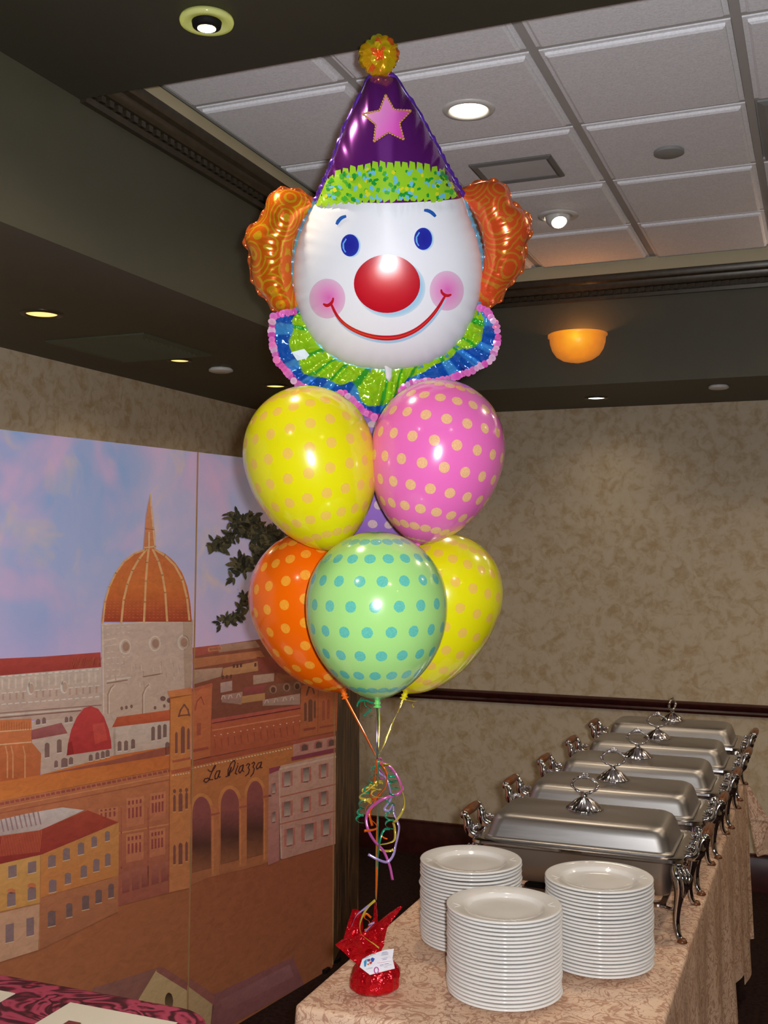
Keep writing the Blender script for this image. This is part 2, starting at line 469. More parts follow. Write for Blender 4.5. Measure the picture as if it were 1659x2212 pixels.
# ceiling loudspeaker / access grille in a tile
def grille(name, x0, x1, y0, y1, z, label, fm, pm, slats, frame=.03, cat='vent'):
    t = thing(name, label, cat, ((x0 + x1) / 2, (y0 + y1) / 2, z))
    m = MB()
    f = frame
    R = []
    for (ins, zz) in ((0, z), (0, z - .006), (f * .5, z - .012), (f, z - .006), (f, z)):
        R.append([(x0 + ins, y0 + ins, zz), (x0 + ins, y1 - ins, zz), (x1 - ins, y1 - ins, zz), (x1 - ins, y0 + ins, zz)])
    m.rings(R); part('frame', m, fm, t, False)
    m = MB(); m.box((x0 + f, y0 + f, z - .003), (x1 - f, y1 - f, z + .004)); part('panel', m, pm, t, False)
    n = slats
    if n:
        w = (y1 - y0 - 2 * f) / n
        sm = MB(); sm.add([(-1, 0, 0), (1, 0, 0), (1, .7, -.012), (-1, .7, -.012), (-1, 0, .003), (1, 0, .003), (1, .7, -.009), (-1, .7, -.009)],
                          [(0, 3, 2, 1), (4, 5, 6, 7), (0, 1, 5, 4), (1, 2, 6, 5), (2, 3, 7, 6), (3, 0, 4, 7)])
        hx = (x1 - x0) / 2 - f
        me = bpy.data.meshes.new('slat'); me.from_pydata([(p.x * hx, p.y * w, p.z) for p in sm.v], [], sm.f); me.materials.append(fm)
        for k in range(n):
            link('slat', me, None, t, (0, y0 + f + w * (k + .1) - (y0 + y1) / 2, -.003))
    return t
grille('ceiling_grille', -1.095, -0.815, 3.505, 3.72, CEIL - .016, 'grey framed flat rectangular grille in a ceiling tile beside the clown hat', plain('grille_frame_grey', S(120, 118, 114), 0.5, 0.2), plain('grille_panel', S(205, 206, 206), 0.6), 0, .022)
grille('air_diffuser', TX[3] + .02, TX[4] - .02, TY[2] + .015, TY[3] - .015, CEIL, 'grey slatted air diffuser filling a ceiling tile at the right edge', M['grey_metal'], plain('diffuser_dark', S(92, 88, 84), 0.6), 8, .04)
t = grille('soffit_grille', -2.60, -2.18, 3.22, 3.68, SOF, 'dark olive slatted air grille in the left soffit', M['olive_metal'], M['olive_dark'], 12, .04)
# wall sconce on the back fascia
sx, sy, sz = -1.033, FY, 2.66
def sconcemat():
    q = NT('alabaster_glow'); co = q.coord()
    d = q.new('ShaderNodeVectorMath', operation='DISTANCE'); q.put(d.inputs[0], co); d.inputs[1].default_value = (0.015, -0.11, -0.015)
    dd = q.math('ADD', d.outputs['Value'], q.math('MULTIPLY', q.math('SUBTRACT', q.noise(co, 22, 3), .5), .04))
    c = q.ramp(q.math('MULTIPLY', dd, 6.0), [(0.0, (1.0, 0.66, 0.03)), (0.2, (1.0, 0.40, 0.012)), (0.5, (0.80, 0.235, 0.012)), (0.95, (0.34, 0.10, 0.02))])
    q.set(S(122, 84, 56), 0.35, 0, 0.4)
    q.put(q.b.inputs['Emission Color'], c); q.b.inputs['Emission Strength'].default_value = 0.95
    return q.m
t = thing('wall_sconce', 'glowing amber half-bowl wall sconce on the back fascia', 'wall light', (sx, sy, sz))
m = MB(); R = []
prof = [(1.0, 0.012), (1.0, 0.0), (.95, -.004), (.93, -.03), (.86, -.06), (.72, -.088), (.48, -.108), (.22, -.116), (.01, -.118)]
for (k, z) in prof:
    R.append([V((sx + .136 * k * math.cos(a), sy - .002 - .125 * k * math.sin(a), sz + z)) for a in [PI * j / 32 for j in range(33)]])
for (k, z) in reversed(prof[:-1]):
    R.append([V((sx + .129 * k * math.cos(a), sy - .002 - .118 * k * math.sin(a), sz + z + .004)) for a in [PI * j / 32 for j in range(33)]])
m.rings(R, False); part('glass_bowl', m, sconcemat(), t)
m = MB(); m.box((sx - .05, sy - .03, sz - .05), (sx + .05, sy - .001, sz + .0)); part('back_plate', m, M['crown'], t, False)
lamp('sconce_bulb', 'POINT', (sx + .015, sy - .06, sz - .02), 1.2, (1.0, 0.42, 0.14), 0.02)
# unseen copies of the sconce, added past the right edge to help light the ceiling
for k, dx in enumerate((1.75, 3.05)):
    c = t.copy(); COL.objects.link(c); c.location = (sx + dx, sy, sz)
    c['label'] = ['first amber half-bowl wall sconce past the right picture edge', 'second amber half-bowl wall sconce past the right picture edge'][k]
    for ch in list(t.children):
        d = ch.copy(); COL.objects.link(d); d.parent = c
    lamp('sconce_bulb', 'POINT', (sx + dx, sy - .06, sz - .0), 14.0, (1.0, 0.74, 0.55), 0.03)  # added ceiling fill, much stronger than the bulb of the visible sconce
# ------------------------------------------------------------------ painted folding screen
PA, PD = V((-1.857, 4.12, 0)), V((0.257, 1.687, 0)).normalized()
PN = V((PD.y, -PD.x, 0))                 # faces the room
H_SCR = 2.022
SEAM = 0.868
SC_ORG = (-1.98, 3.26, 0)
screen = thing('folding_screen', 'folding screen with a hand-painted old town piazza, dome and sky', 'folding screen', SC_ORG)
GAIN = 3.0
def on_panel(x, y, lift=0.0):
    d = ray(x, y); q = PA + PN * lift
    return EYE + d * ((q - EYE).dot(PN) / d.dot(PN))
def pcs(c, k=1.0):
    """paint colour from a measured tone"""
    q = [lin(v) * 2.4 * k for v in c]
    y = .3 * q[0] + .55 * q[1] + .15 * q[2]
    q = [y + (v - y) * .88 for v in q]
    m_ = max(q)
    return tuple(v * min(1.0, .88 / m_) for v in q) + (1.0,)
def pc(c, k=1.0):
    q = [lin(v) * GAIN * k for v in c]
    y = .3 * q[0] + .55 * q[1] + .15 * q[2]
    q = [y + (v - y) * .90 for v in q]
    m_ = max(max(q), 1e-4)
    return tuple(v * .9 * (1 - math.exp(-m_ / .9)) / m_ for v in q) + (1.0,)
LAY = [0]
class Art:
    """flat painted shapes on a panel; outlines were measured on the photograph and are laid on the panel's own plane"""
    def __init__(s): s.m = MB()
    def poly(s, pts, c, c2=None, lay=None):
        """c at the top, c2 at the bottom"""
        L = 0.0008 + 0.00022 * (LAY[0] if lay is None else lay)
        ys = [p[1] for p in pts]; y0, y1 = min(ys), max(ys)
        cols = []
        for p in pts:
            t = 0 if y1 == y0 else (p[1] - y0) / (y1 - y0)
            e = c if c2 is None else tuple(a * (1 - t) + b * t for a, b in zip(c, c2))
            cols.append(pc(e))
        ws = [on_panel(p[0], p[1], L) for p in pts]
        n = V((0, 0, 0))
        for i in range(len(ws)):
            n += (ws[i] - ws[0]).cross(ws[(i + 1) % len(ws)] - ws[0])
        idx = list(range(len(ws)))
        if n.dot(PN) < 0: idx.reverse()
        s.m.add(ws, [tuple(idx)], cols)
    def ell(s, x, y, rx, ry, c, c2=None, n=14, sk=0.0):
        s.poly([(x + rx * math.cos(2 * PI * k / n), y + ry * math.sin(2 * PI * k / n) + sk * rx * math.cos(2 * PI * k / n)) for k in range(n)], c, c2)
    def stroke(s, pts, w, c):
        for i in range(len(pts) - 1):
            (x0, y0), (x1, y1) = pts[i], pts[i + 1]
            d = math.hypot(x1 - x0, y1 - y0) or 1
            nx, ny = -(y1 - y0) / d * w / 2, (x1 - x0) / d * w / 2
            ex, ey = (x1 - x0) / d * w * .3, (y1 - y0) / d * w * .3
            s.poly([(x0 + nx - ex, y0 + ny - ey), (x1 + nx + ex, y1 + ny + ey), (x1 - nx + ex, y1 - ny + ey), (x0 - nx - ex, y0 - ny - ey)], c)
    def win(s, x, y, w, h, c, sl=0.0, arch=0.0, edge=None):
        if edge:
            s.stroke([(x - w / 2, y + h / 2 + 1 - sl * w / 2 * -1 * -1), (x + w / 2, y + h / 2 + 1 + sl * w / 2)], 1.6, edge)
        P = [(x - w / 2, y + h / 2 - sl * w / 2), (x + w / 2, y + h / 2 + sl * w / 2), (x + w / 2, y - h / 2 + sl * w / 2 + arch), ]
        if arch:
            P += [(x + w * .28, y - h / 2 + arch * .25), (x, y - h / 2 - 0.5), (x - w * .28, y - h / 2 + arch * .25)]
        P.append((x - w / 2, y - h / 2 - sl * w / 2 + arch))
        s.poly(P, c)
    def done(s, name, parent, mat=None):
        if s.m.v: part(name, s.m, mat or M['paint'], parent, False)

def skymat():
    t = NT('painted_sky'); co = t.coord()
    z = t.sep(co)
    n1 = t.noise(t.mp(co, scale=(1, 1.1, 1.0)), 2.6, 4, 0.55, 0.5)
    n2 = t.noise(t.mp(co, loc=(4, 2, 7)), 3.6, 3, 0.55, 0.4)
    n3 = t.noise(t.mp(co, loc=(1, 8, 3)), 5.0, 3, 0.6, 0.6)
    g = t.math('MULTIPLY_ADD', z[1], 0.62, 0.62)       # left part of the sky is bluer
    base = t.mix(t.ramp(t.math('ADD', t.math('MULTIPLY', n1, .75), t.math('MULTIPLY', g, .35)), [(0.36, (0, 0, 0)), (0.66, (1, 1, 1))]), pcs((104, 134, 178), .85), pcs((148, 140, 170), .92))
    base = t.mix(t.ramp(n2, [(0.50, (0, 0, 0)), (0.72, (0.75, 0.75, 0.75))]), base, pcs((172, 134, 166), .95))
    base = t.mix(t.ramp(n3, [(0.56, (0, 0, 0)), (0.76, (0.65, 0.65, 0.65))]), base, pcs((172, 150, 134), .95))
    low = t.ramp(t.math('MULTIPLY', z[2], 0.5), [(0.60, (0.75, 0.75, 0.75)), (0.80, (0, 0, 0))])
    base = t.mix(low, base, pcs((168, 134, 172), .95))
    t.set(base, 0.42, 0, 0.3)
    t.bump(t.noise(co, 50, 3), 0.06, 0.002)
    return t.m
def trunkmat():
    t = NT('painted_trunk'); co = t.coord()
    n = t.noise(t.mp(co, scale=(6, 6, 1.2)), 3.5, 4, 0.6, 0.8)
    t.set(t.ramp(n, [(0.3, pc((26, 20, 14))), (0.52, pc((62, 44, 28))), (0.72, pc((110, 80, 46)))]), 0.5, 0, 0.3)
    t.bump(n, 0.1, 0.003)
    return t.m
M['paint'] = paint()
M['sky'] = skymat()
M['panel_back'] = plain('raw_canvas', S(170, 140, 100), 0.8)
def panel(p0, p1, mat, label, s0=0.0, s1=0.0):
    """upright board from p0 to p1 (plan), 24 mm thick; s0, s1: how far the feet stand off plumb"""
    p0, p1 = V(p0), V(p1); d = (p1 - p0).normalized(); n = V((d.y, -d.x, 0))
    m = MB(); e = d * .0015
    a, b = p0 + e, p1 - e
    vs = [a, b, b - n * .024, a - n * .024]
    lo = [p + d * (s0 if k in (0, 3) else s1) for k, p in enumerate(vs)]
    m.add([(p.x, p.y, .012) for p in lo] + [(p.x, p.y, H_SCR) for p in vs], [(0, 1, 5, 4), (1, 2, 6, 5), (2, 3, 7, 6), (3, 0, 4, 7), (4, 5, 6, 7), (3, 2, 1, 0)])
    o = part('panel', m, mat, screen, False, label=label)
    o.data.materials.append(M['panel_back'])
    for k in range(1, 6): o.data.polygons[k].material_index = 1
    for q in (p0 + d * .06, p1 - d * .06):
        f = MB(); f.box((q.x - .015, q.y - .02, 0), (q.x + .015, q.y + .02, .014)); part('glide', f, M['black'], o, False)
    return o
P_L, P_S = PA - PD * (2 * SEAM), PA - PD * SEAM
SH_S = (on_panel(403.5, 2212) - P_S).dot(PD) * 1.0; SH_R = (on_panel(718, 2088) - PA).dot(PD)
pan1 = panel(P_L, P_S, M['sky'], 'left screen panel painted with the ribbed dome', SH_S, SH_S)
pan2 = panel(P_S, PA, M['sky'], 'middle screen panel painted with the arcade lettered La Piazza', SH_S, SH_R)
pan3 = panel(PA, (-2.028, 4.79, 0), trunkmat(), 'right screen panel painted with a dark tree trunk', SH_R, SH_R)
# the pale edges of the middle panel
M['bead'] = plain('edge_bead_wood', S(176, 138, 92), 0.5)
for q, sh in ((P_S, SH_S), (PA, SH_R)):
    m = MB()
    a, b = q - PD * .0022, q + PD * .0008
    vs = [a, b, b + PN * .0045, a + PN * .0045]
    m.add([((p + PD * sh).x, (p + PD * sh).y, .012) for p in vs] + [(p.x, p.y, H_SCR) for p in vs], [(0, 1, 5, 4), (1, 2, 6, 5), (2, 3, 7, 6), (3, 0, 4, 7), (4, 5, 6, 7), (3, 2, 1, 0)])
    part('edge_bead', m, M['bead'], pan2, False)

def K8(l): return [(x / 3.77, 1050 + y / 3.77) for x, y in l]      # coordinates noted on enlargements
def K1(l): return [(x / 3.341, 1550 + y / 3.341) for x, y in l]
def K2(l): return [(380 + x / 3.95, 1360 + y / 3.95) for x, y in l]
def K3(l): return [(350 + x / 3.858, 1850 + y / 3.858) for x, y in l]
XL0 = -6
# ---- left panel
LAY[0] = 0
a = Art()
a.poly([(XL0, 1690), (414, 1640), (403, 2220), (404, 2330), (XL0, 2500)], (140, 78, 44), (118, 74, 44))
LAY[0] = 1
for k in range(0):
    x, y = random.uniform(0, 380), random.uniform(1960, 2200)
    L = random.uniform(20, 70); c = random.choice([(134, 79, 46), (127, 74, 44), (138, 82, 49), (130, 77, 45)])
    a.poly([(max(XL0, x), y), (min(400, x + L), y - L * .38), (min(401, x + L + 3), y - L * .38 + 4), (max(XL0, x), y + 5)], c)
a.done('painted_square', pan1)
LAY[0] = 2
a = Art()
a.poly([(XL0, 1423), (100, 1418), (217, 1409), (219, 1446), (XL0, 1462)], (150, 56, 46), (118, 40, 36))
for k in range(16): a.stroke([(150 + k * 4.3, 1443 - k * .4), (156 + k * 4.3, 1424 - k * .4)], 1.4, (168, 104, 56))
LAY[0] = 3
a.poly([(XL0, 1460), (219, 1441), (222, 1548), (XL0, 1560)], (176, 158, 146), (158, 132, 118))
LAY[0] = 4
for k in range(15):
    x = 4 + k * 14.4
    a.stroke([(x, 1462 - x * .075), (x + 7, 1461 - x * .075)], 3, (214, 206, 196))
    a.stroke([(x + 1, 1468 - x * .075), (x + 1, 1488 - x * .075)], 4.2, (196, 178, 160))
    a.stroke([(x, 1522 - x * .08), (x + 8, 1521 - x * .08)], 2.4, (212, 202, 190))
    if k not in (4, 9): a.stroke([(x, 1498 - x * .08), (x + 9, 1497 - x * .08)], 2.2, (210, 198, 184)); a.stroke([(x + 3, 1500 - x * .08), (x + 3, 1512 - x * .08)], 4, (150, 120, 104))
for x in (66, 138):
    a.ell(x, 1490 - x * .04, 8, 14, (214, 202, 190)); LAY[0] = 5; a.ell(x + 2, 1490 - x * .04, 5.5, 11, (160, 132, 116)); LAY[0] = 4
a.stroke([(XL0, 1541), (219, 1523)], 2.2, (110, 84, 74)); a.stroke([(XL0, 1546), (175, 1531)], 2.0, (206, 192, 178)); a.stroke([(XL0, 1551), (175, 1535)], 2.4, (100, 70, 62))
a.done('painted_nave', pan1)
# drum
LAY[0] = 4
a = Art()
a.poly([(219, 1349), (417, 1338), (413, 1560), (222, 1600)], (172, 150, 138), (170, 144, 126))
LAY[0] = 5
a.poly([(395, 1340), (417, 1338), (413, 1500), (399, 1500)], (150, 128, 112), (140, 116, 100))
a.stroke([(219, 1349), (416, 1339)], 3, (196, 176, 160))
a.stroke([(222, 1352), (224, 1556)], 2.2, (206, 190, 176))
for (x, y) in ((270, 1397), (334, 1390), (396, 1388)):
    a.ell(x, y, 13, 17, (206, 190, 176)); LAY[0] = 6; a.ell(x + 1.5, y, 10, 14, (168, 142, 126)); LAY[0] = 7; a.ell(x + 2, y, 7.5, 10, (130, 100, 86)); LAY[0] = 5
for (x0, w) in ((234, 50), (309, 40)):
    a.stroke([(x0 - 1, 1541), (x0 - 1, 1500), (x0 + 5, 1486), (x0 + 12, 1479)], 2.4, (132, 104, 88))
    a.stroke([(x0 + 2, 1541), (x0 + 2, 1500), (x0 + 8, 1487), (x0 + 15, 1481)], 1.8, (202, 186, 170))
a.stroke([(231, 1471), (282, 1463)], 3, (206, 192, 178)); a.stroke([(231, 1476), (275, 1469)], 2.4, (110, 82, 70)); a.stroke([(309, 1462), (350, 1455)], 2.6, (112, 84, 72))
for r in range(9):
    for k in range(5 if r < 6 else 4):
        x = 230 + k * 11 + (2 if r % 2 else 0)
        if r in (2, 3): x = 226 + k * 5
        y = 1357 + r * 13 - k * .9
        if r in (3, 4) and x > 250: continue
        a.stroke([(x, y), (x + random.uniform(3, 6), y - .3)], 1.7, (204, 188, 172))
for k in range(26):
    x, y = random.uniform(240, 395), random.uniform(1412, 1480)
    a.stroke([(x, y), (x + 1, y + random.uniform(5, 14))], 1.6, random.choice([(198, 180, 164), (150, 124, 108)]))
for (x, y) in ((352, 1509), (366, 1513)): a.ell(x, y, 6, 5.5, (88, 62, 56))
for (x, y) in ((263, 1530), (273, 1528), (284, 1526), (241, 1550), (335, 1529), (355, 1525)): a.ell(x, y, 3, 4, (96, 70, 62))
a.done('painted_drum', pan1)
# dome
LAY[0] = 6
a = Art()
dome = [(219, 1348), (222, 1318), (228, 1288), (238, 1260), (252, 1232), (272, 1207), (293, 1192), (312, 1186), (336, 1186), (354, 1194), (376, 1212), (394, 1238), (405, 1268), (411, 1300), (414, 1339)]
def dcol(y):
    t = (y - 1186) / 160.0
    A, B, C_ = (176, 92, 44), (190, 100, 32), (126, 46, 24)
    return tuple(p * (1 - 2 * t) + q * 2 * t for p, q in zip(A, B)) if t < .5 else tuple(p * (2 - 2 * t) + q * (2 * t - 1) for p, q in zip(B, C_))
def dx(y, right):
    pts = dome[:8] if not right else dome[8:]
    for i in range(len(pts) - 1):
        (xa, ya), (xb, yb) = pts[i], pts[i + 1]
        if min(ya, yb) <= y <= max(ya, yb): return xa + (xb - xa) * (y - ya) / (yb - ya or 1)
    return pts[0][0] if not right else pts[-1][0]
ys = [1186 + 10 * k for k in range(16)] + [1343]
for y0, y1 in zip(ys, ys[1:]):
    a.poly([(dx(y0, 0), y0), (dx(y0, 1), y0), (dx(y1, 1), y1), (dx(y1, 0), y1)], dcol(y0), dcol(y1))
LAY[0] = 7
for r in range(7):
    for k in range(22):
        y = 1296 + r * 6.3; t = (k + .5) / 22
        x = dx(min(y, 1339), 0) * (1 - t) + dx(min(y, 1339), 1) * t
        a.stroke([(x, y), (x + 3, y)], 1.2, (168, 92, 60))
LAY[0] = 8
rib = (226, 172, 112)
ribs = {0: [(314, 1187), (290, 1196), (268, 1213), (250, 1238), (236, 1268), (227, 1300), (222, 1346)],
        1: [(316, 1187), (300, 1208), (286, 1232), (275, 1262), (267, 1296), (262, 1345)],
        2: [(321, 1187), (318, 1215), (315, 1255), (313, 1300), (311, 1343)],
        3: [(330, 1187), (342, 1212), (351, 1242), (357, 1280), (361, 1341)],
        4: [(335, 1187), (356, 1200), (378, 1222), (394, 1252), (404, 1292), (409, 1339)]}
for k, p in ribs.items(): a.stroke(p, 4.6 if k else 4.0, rib)
a.poly([(310, 1186), (313, 1150), (316, 1112), (321, 1084), (325, 1068), (328, 1085), (331, 1120), (335, 1158), (336, 1186)], (196, 130, 90), (190, 112, 62))
LAY[0] = 9
a.stroke([(325, 1068), (327, 1096), (331, 1140), (335, 1184)], 3.2, (226, 186, 142)); a.stroke([(314, 1142), (333, 1144)], 2, (140, 80, 50)); a.stroke([(322, 1150), (322, 1184)], 3, (226, 190, 150))
a.stroke([(312, 1183), (337, 1180)], 3, (222, 176, 130))
a.done('painted_dome', pan1)
# houses before the church
LAY[0] = 8
a = Art()
W_ = (170, 150, 140); DK = (92, 70, 64)
a.poly([(66, 1560), (219, 1540), (250, 1545), (250, 1640), (93, 1676), (66, 1640)], (172, 150, 136), (160, 136, 122))
a.poly([(244, 1572), (369, 1553), (369, 1622), (246, 1634)], (186, 168, 156), (170, 146, 130))
LAY[0] = 9
a.poly([(242, 1571), (253, 1549), (370, 1533), (370, 1556)], (178, 84, 44), (150, 62, 36))
a.poly([(68, 1577), (133, 1561), (146, 1584), (68, 1598)], (132, 74, 74), (110, 56, 54))
a.poly([(XL0, 1556), (68, 1552), (69, 1604), (89, 1628), (87, 1674), (XL0, 1690)], (190, 108, 58), (150, 76, 36))
LAY[0] = 10
for y0, y1 in ((1581, 1575), (1609, 1603)): a.stroke([(XL0, y0), (67, y1)], 2.6, (226, 176, 130))
for x in (12, 24, 50): a.stroke([(x, 1612), (x + 4, 1630), (x + 4, 1680)], 3, (206, 138, 88))
for k in range(12): a.stroke([(3 + k * 5.5, 1560), (3 + k * 5.5, 1576)], 1.8, (150, 82, 42))
for (x, y, w, h) in ((340, 235, 34, 105), (428, 205, 34, 95), (405, 335, 26, 50), (465, 325, 46, 66), (512, 312, 30, 52), (655, 290, 28, 46), (703, 277, 28, 52), (742, 268, 28, 50), (776, 258, 30, 50), (1105, 115, 26, 100), (1150, 105, 26, 105), (1190, 95, 26, 95), (863, 205, 28, 70), (910, 202, 28, 72), (960, 190, 28, 68), (1208, 222, 30, 90), (275, 30, 32, 40), (318, 22, 28, 45), (480, 15, 26, 40), (512, 10, 24, 40)):
    q = K1([(x, y)])[0]; a.win(q[0], q[1], w / 3.34, h / 3.34, DK, -.15, 3, (216, 204, 192))
LAY[0] = 11
rd = [(144, 1632), (147, 1606), (154, 1576), (166, 1549), (181, 1530), (196, 1525), (212, 1531), (225, 1549), (235, 1576), (240, 1600), (241, 1617)]
a.poly(rd, (168, 52, 50), (140, 36, 36))
LAY[0] = 12
a.poly([(200, 1565), (225, 1560), (232, 1598), (205, 1608)], (182, 66, 60), (172, 58, 44)); a.poly([(144, 1632), (147, 1606), (155, 1600), (160, 1628)], (120, 30, 30), (104, 24, 26))
a.done('painted_houses', pan1)
# palace
LAY[0] = 9
a = Art()
a.poly([(XL0, 1690), (87, 1674), (246, 1632), (369, 1612), (369, 1660), (XL0, 1732)], (176, 92, 38), (196, 112, 40))
a.poly([(XL0, 1731), (369, 1659), (366, 1928), (250, 1958), (XL0, 1958)], (168, 100, 58), (124, 66, 52))
LAY[0] = 10
a.poly([(92, 1674), (250, 1640), (368, 1612), (368, 1630), (250, 1650)], (120, 62, 46))
for k in range(34):
    x = 2 + k * 11; y = 1737 - x * .197
    a.stroke([(x, y), (x + 5, y - 1)], 5.5, (124, 58, 50))
a.stroke([(XL0, 1747), (368, 1674)], 2, (198, 130, 80)); a.stroke([(XL0, 1758), (368, 1684)], 2.4, (130, 70, 46))
a.stroke([(255, 1800), (366, 1780)], 3, (190, 118, 72)); a.stroke([(258, 1876), (366, 1850)], 3, (140, 76, 56))
for (x, y, w, h) in ((292, 1753, 38, 62), (341, 1742, 34, 60), (291, 1830, 38, 60), (340, 1820, 34, 58), (234, 1760, 42, 30)):
    a.poly([(x - w / 2, y - h / 2 + 3), (x + w / 2, y - h / 2 - 3), (x + w / 2, y + h / 2 - 4), (x - w / 2, y + h / 2 + 4)], (182, 112, 72), (164, 96, 64))
    LAY[0] = 11
    for i in range(4):
        for j in range(2):
            xx = x - w / 2 + 6 + i * (w - 10) / 3.4; yy = y - h * .3 + j * h * .36 - i * 1.3
            a.win(xx, yy, 4.2, h * (.14 if j == 0 else .36), (118, 54, 48), -.2)
    LAY[0] = 10
for x in (262, 320): a.stroke([(x, 1745), (x, 1930)], 3, (138, 72, 52))
for k in range(5): a.poly([(264 + k * 21, 1884 - k * 5), (280 + k * 21, 1880 - k * 5), (280 + k * 21, 1926 - k * 6), (264 + k * 21, 1930 - k * 6)], (140, 80, 62), (104, 52, 46))
a.done('painted_palace', pan1)
# yellow house with red and grey roofs
LAY[0] = 12
a = Art()
a.poly([(XL0, 1772), (60, 1757), (135, 1744), (182, 1750), (88, 1793), (XL0, 1806)], (186, 174, 168), (150, 130, 124))
LAY[0] = 13
for k in range(9): a.stroke([(2 + k * 10, 1770 - k * 2), (8 + k * 10, 1796 - k * 2)], 3.2, (122, 96, 98))
a.poly([(XL0, 1808), (84, 1794), (189, 1750), (257, 1777), (90, 1846), (XL0, 1868)], (134, 54, 36), (112, 34, 30))
a.poly([(XL0, 1867), (90, 1846), (86, 1951), (XL0, 1972)], (190, 140, 72), (182, 128, 58))
a.poly([(XL0, 1971), (86, 1950), (83, 2052), (XL0, 2080)], (180, 136, 104), (166, 124, 96))
a.poly([(90, 1846), (257, 1776), (256, 1892), (87, 1940)], (184, 124, 62), (176, 106, 48))
a.poly([(87, 1939), (256, 1891), (255, 1969), (84, 2052)], (150, 92, 58), (126, 76, 48))
LAY[0] = 14
for k in range(26):
    x = k * 3.4; a.stroke([(x, 1850 - k * .4), (x + 5, 1806 - k * .5)], 1.1, (182, 92, 52))
a.stroke([(88, 1848), (85, 2050)], 2, (150, 96, 52))
wn = [(90, 1110, 60, 85), (232, 1080, 60, 80), (375, 1035, 55, 85), (480, 985, 50, 85), (585, 945, 45, 85), (680, 895, 40, 75), (775, 855, 35, 70),
      (82, 1310, 60, 100), (230, 1270, 60, 90), (380, 1215, 55, 90), (490, 1160, 45, 80), (605, 1110, 45, 85), (695, 1065, 45, 90), (777, 1025, 40, 90),
      (70, 1555, 60, 130), (218, 1510, 55, 130), (373, 1450, 55, 110), (500, 1390, 45, 100), (618, 1335, 50, 100), (712, 1290, 45, 95), (802, 1250, 40, 100)]
for i, (x, y, w, h) in enumerate(wn):
    q = K1([(x, y)])[0]
    a.win(q[0], q[1], w / 3.34, h / 3.34, (100, 80, 80) if i < 16 else (84, 64, 62), -.22, 2.5 if i not in (0, 1, 14, 15) else 0, (214, 184, 146))
    if i in (7, 8): a.ell(q[0], q[1] - 17, 9, 6, (186, 104, 62))
a.stroke([(XL0, 1973), (86, 1952)], 2, (150, 96, 60))
a.done('painted_yellow_house', pan1)
# corner tower on the left panel
LAY[0] = 13
a = Art()
a.poly([(368, 1506), (413.5, 1500), (409.5, 1918), (365, 1928)], (196, 118, 50), (168, 104, 60))
a.poly([(362, 1493), (414, 1485), (414, 1501), (368, 1510)], (190, 110, 66), (206, 124, 56))
LAY[0] = 14
q = (96, 56, 48)
a.stroke([(386, 1548), (390, 1534), (398, 1522), (406, 1533), (409, 1546)], 3.6, q); a.stroke([(388, 1546), (407, 1544)], 3, q)
for (x, y, h) in ((381, 1604, 46), (395, 1598, 58), (407, 1596, 46), (377, 1735, 36), (390, 1733, 40), (403, 1729, 36), (377, 1846, 42), (390, 1844, 46), (403, 1839, 42)):
    a.win(x, y, 5.5 if x not in (390, 395) else 8.5, h, q, -.15, 4, (222, 160, 90))
for x in (377, 390, 403): a.ell(x, 1709 - (x - 377) * .1, 3.4, 4.5, q)
a.stroke([(374, 1645), (410, 1638)], 5, (146, 70, 50)); a.stroke([(372, 1668), (410, 1660)], 8, (150, 74, 46))
for k in range(7): a.ell(374 + k * 5.6, 1675 - k * .9, 1.7, 1.7, (222, 190, 160))
a.stroke([(368, 1506), (365, 1926)], 2, (140, 76, 40))
a.done('painted_tower', pan1)
# foreground house, left part
LAY[0] = 13
a = Art()
a.poly([(150, 2200), (203, 2134), (339, 2091), (300, 2158), (240, 2300), (150, 2300)], (108, 70, 60), (92, 58, 54))
a.poly([(339, 2093), (404, 2134), (403, 2330), (230, 2330), (301, 2156)], (168, 142, 98), (150, 122, 84))
LAY[0] = 14
a.poly([(338, 2090), (354, 2090), (404.5, 2122), (404.5, 2140), (338, 2099)], (112, 66, 58))
a.ell(365, 2163, 9, 19, (40, 28, 20), (92, 74, 48))
a.done('painted_barn', pan1)

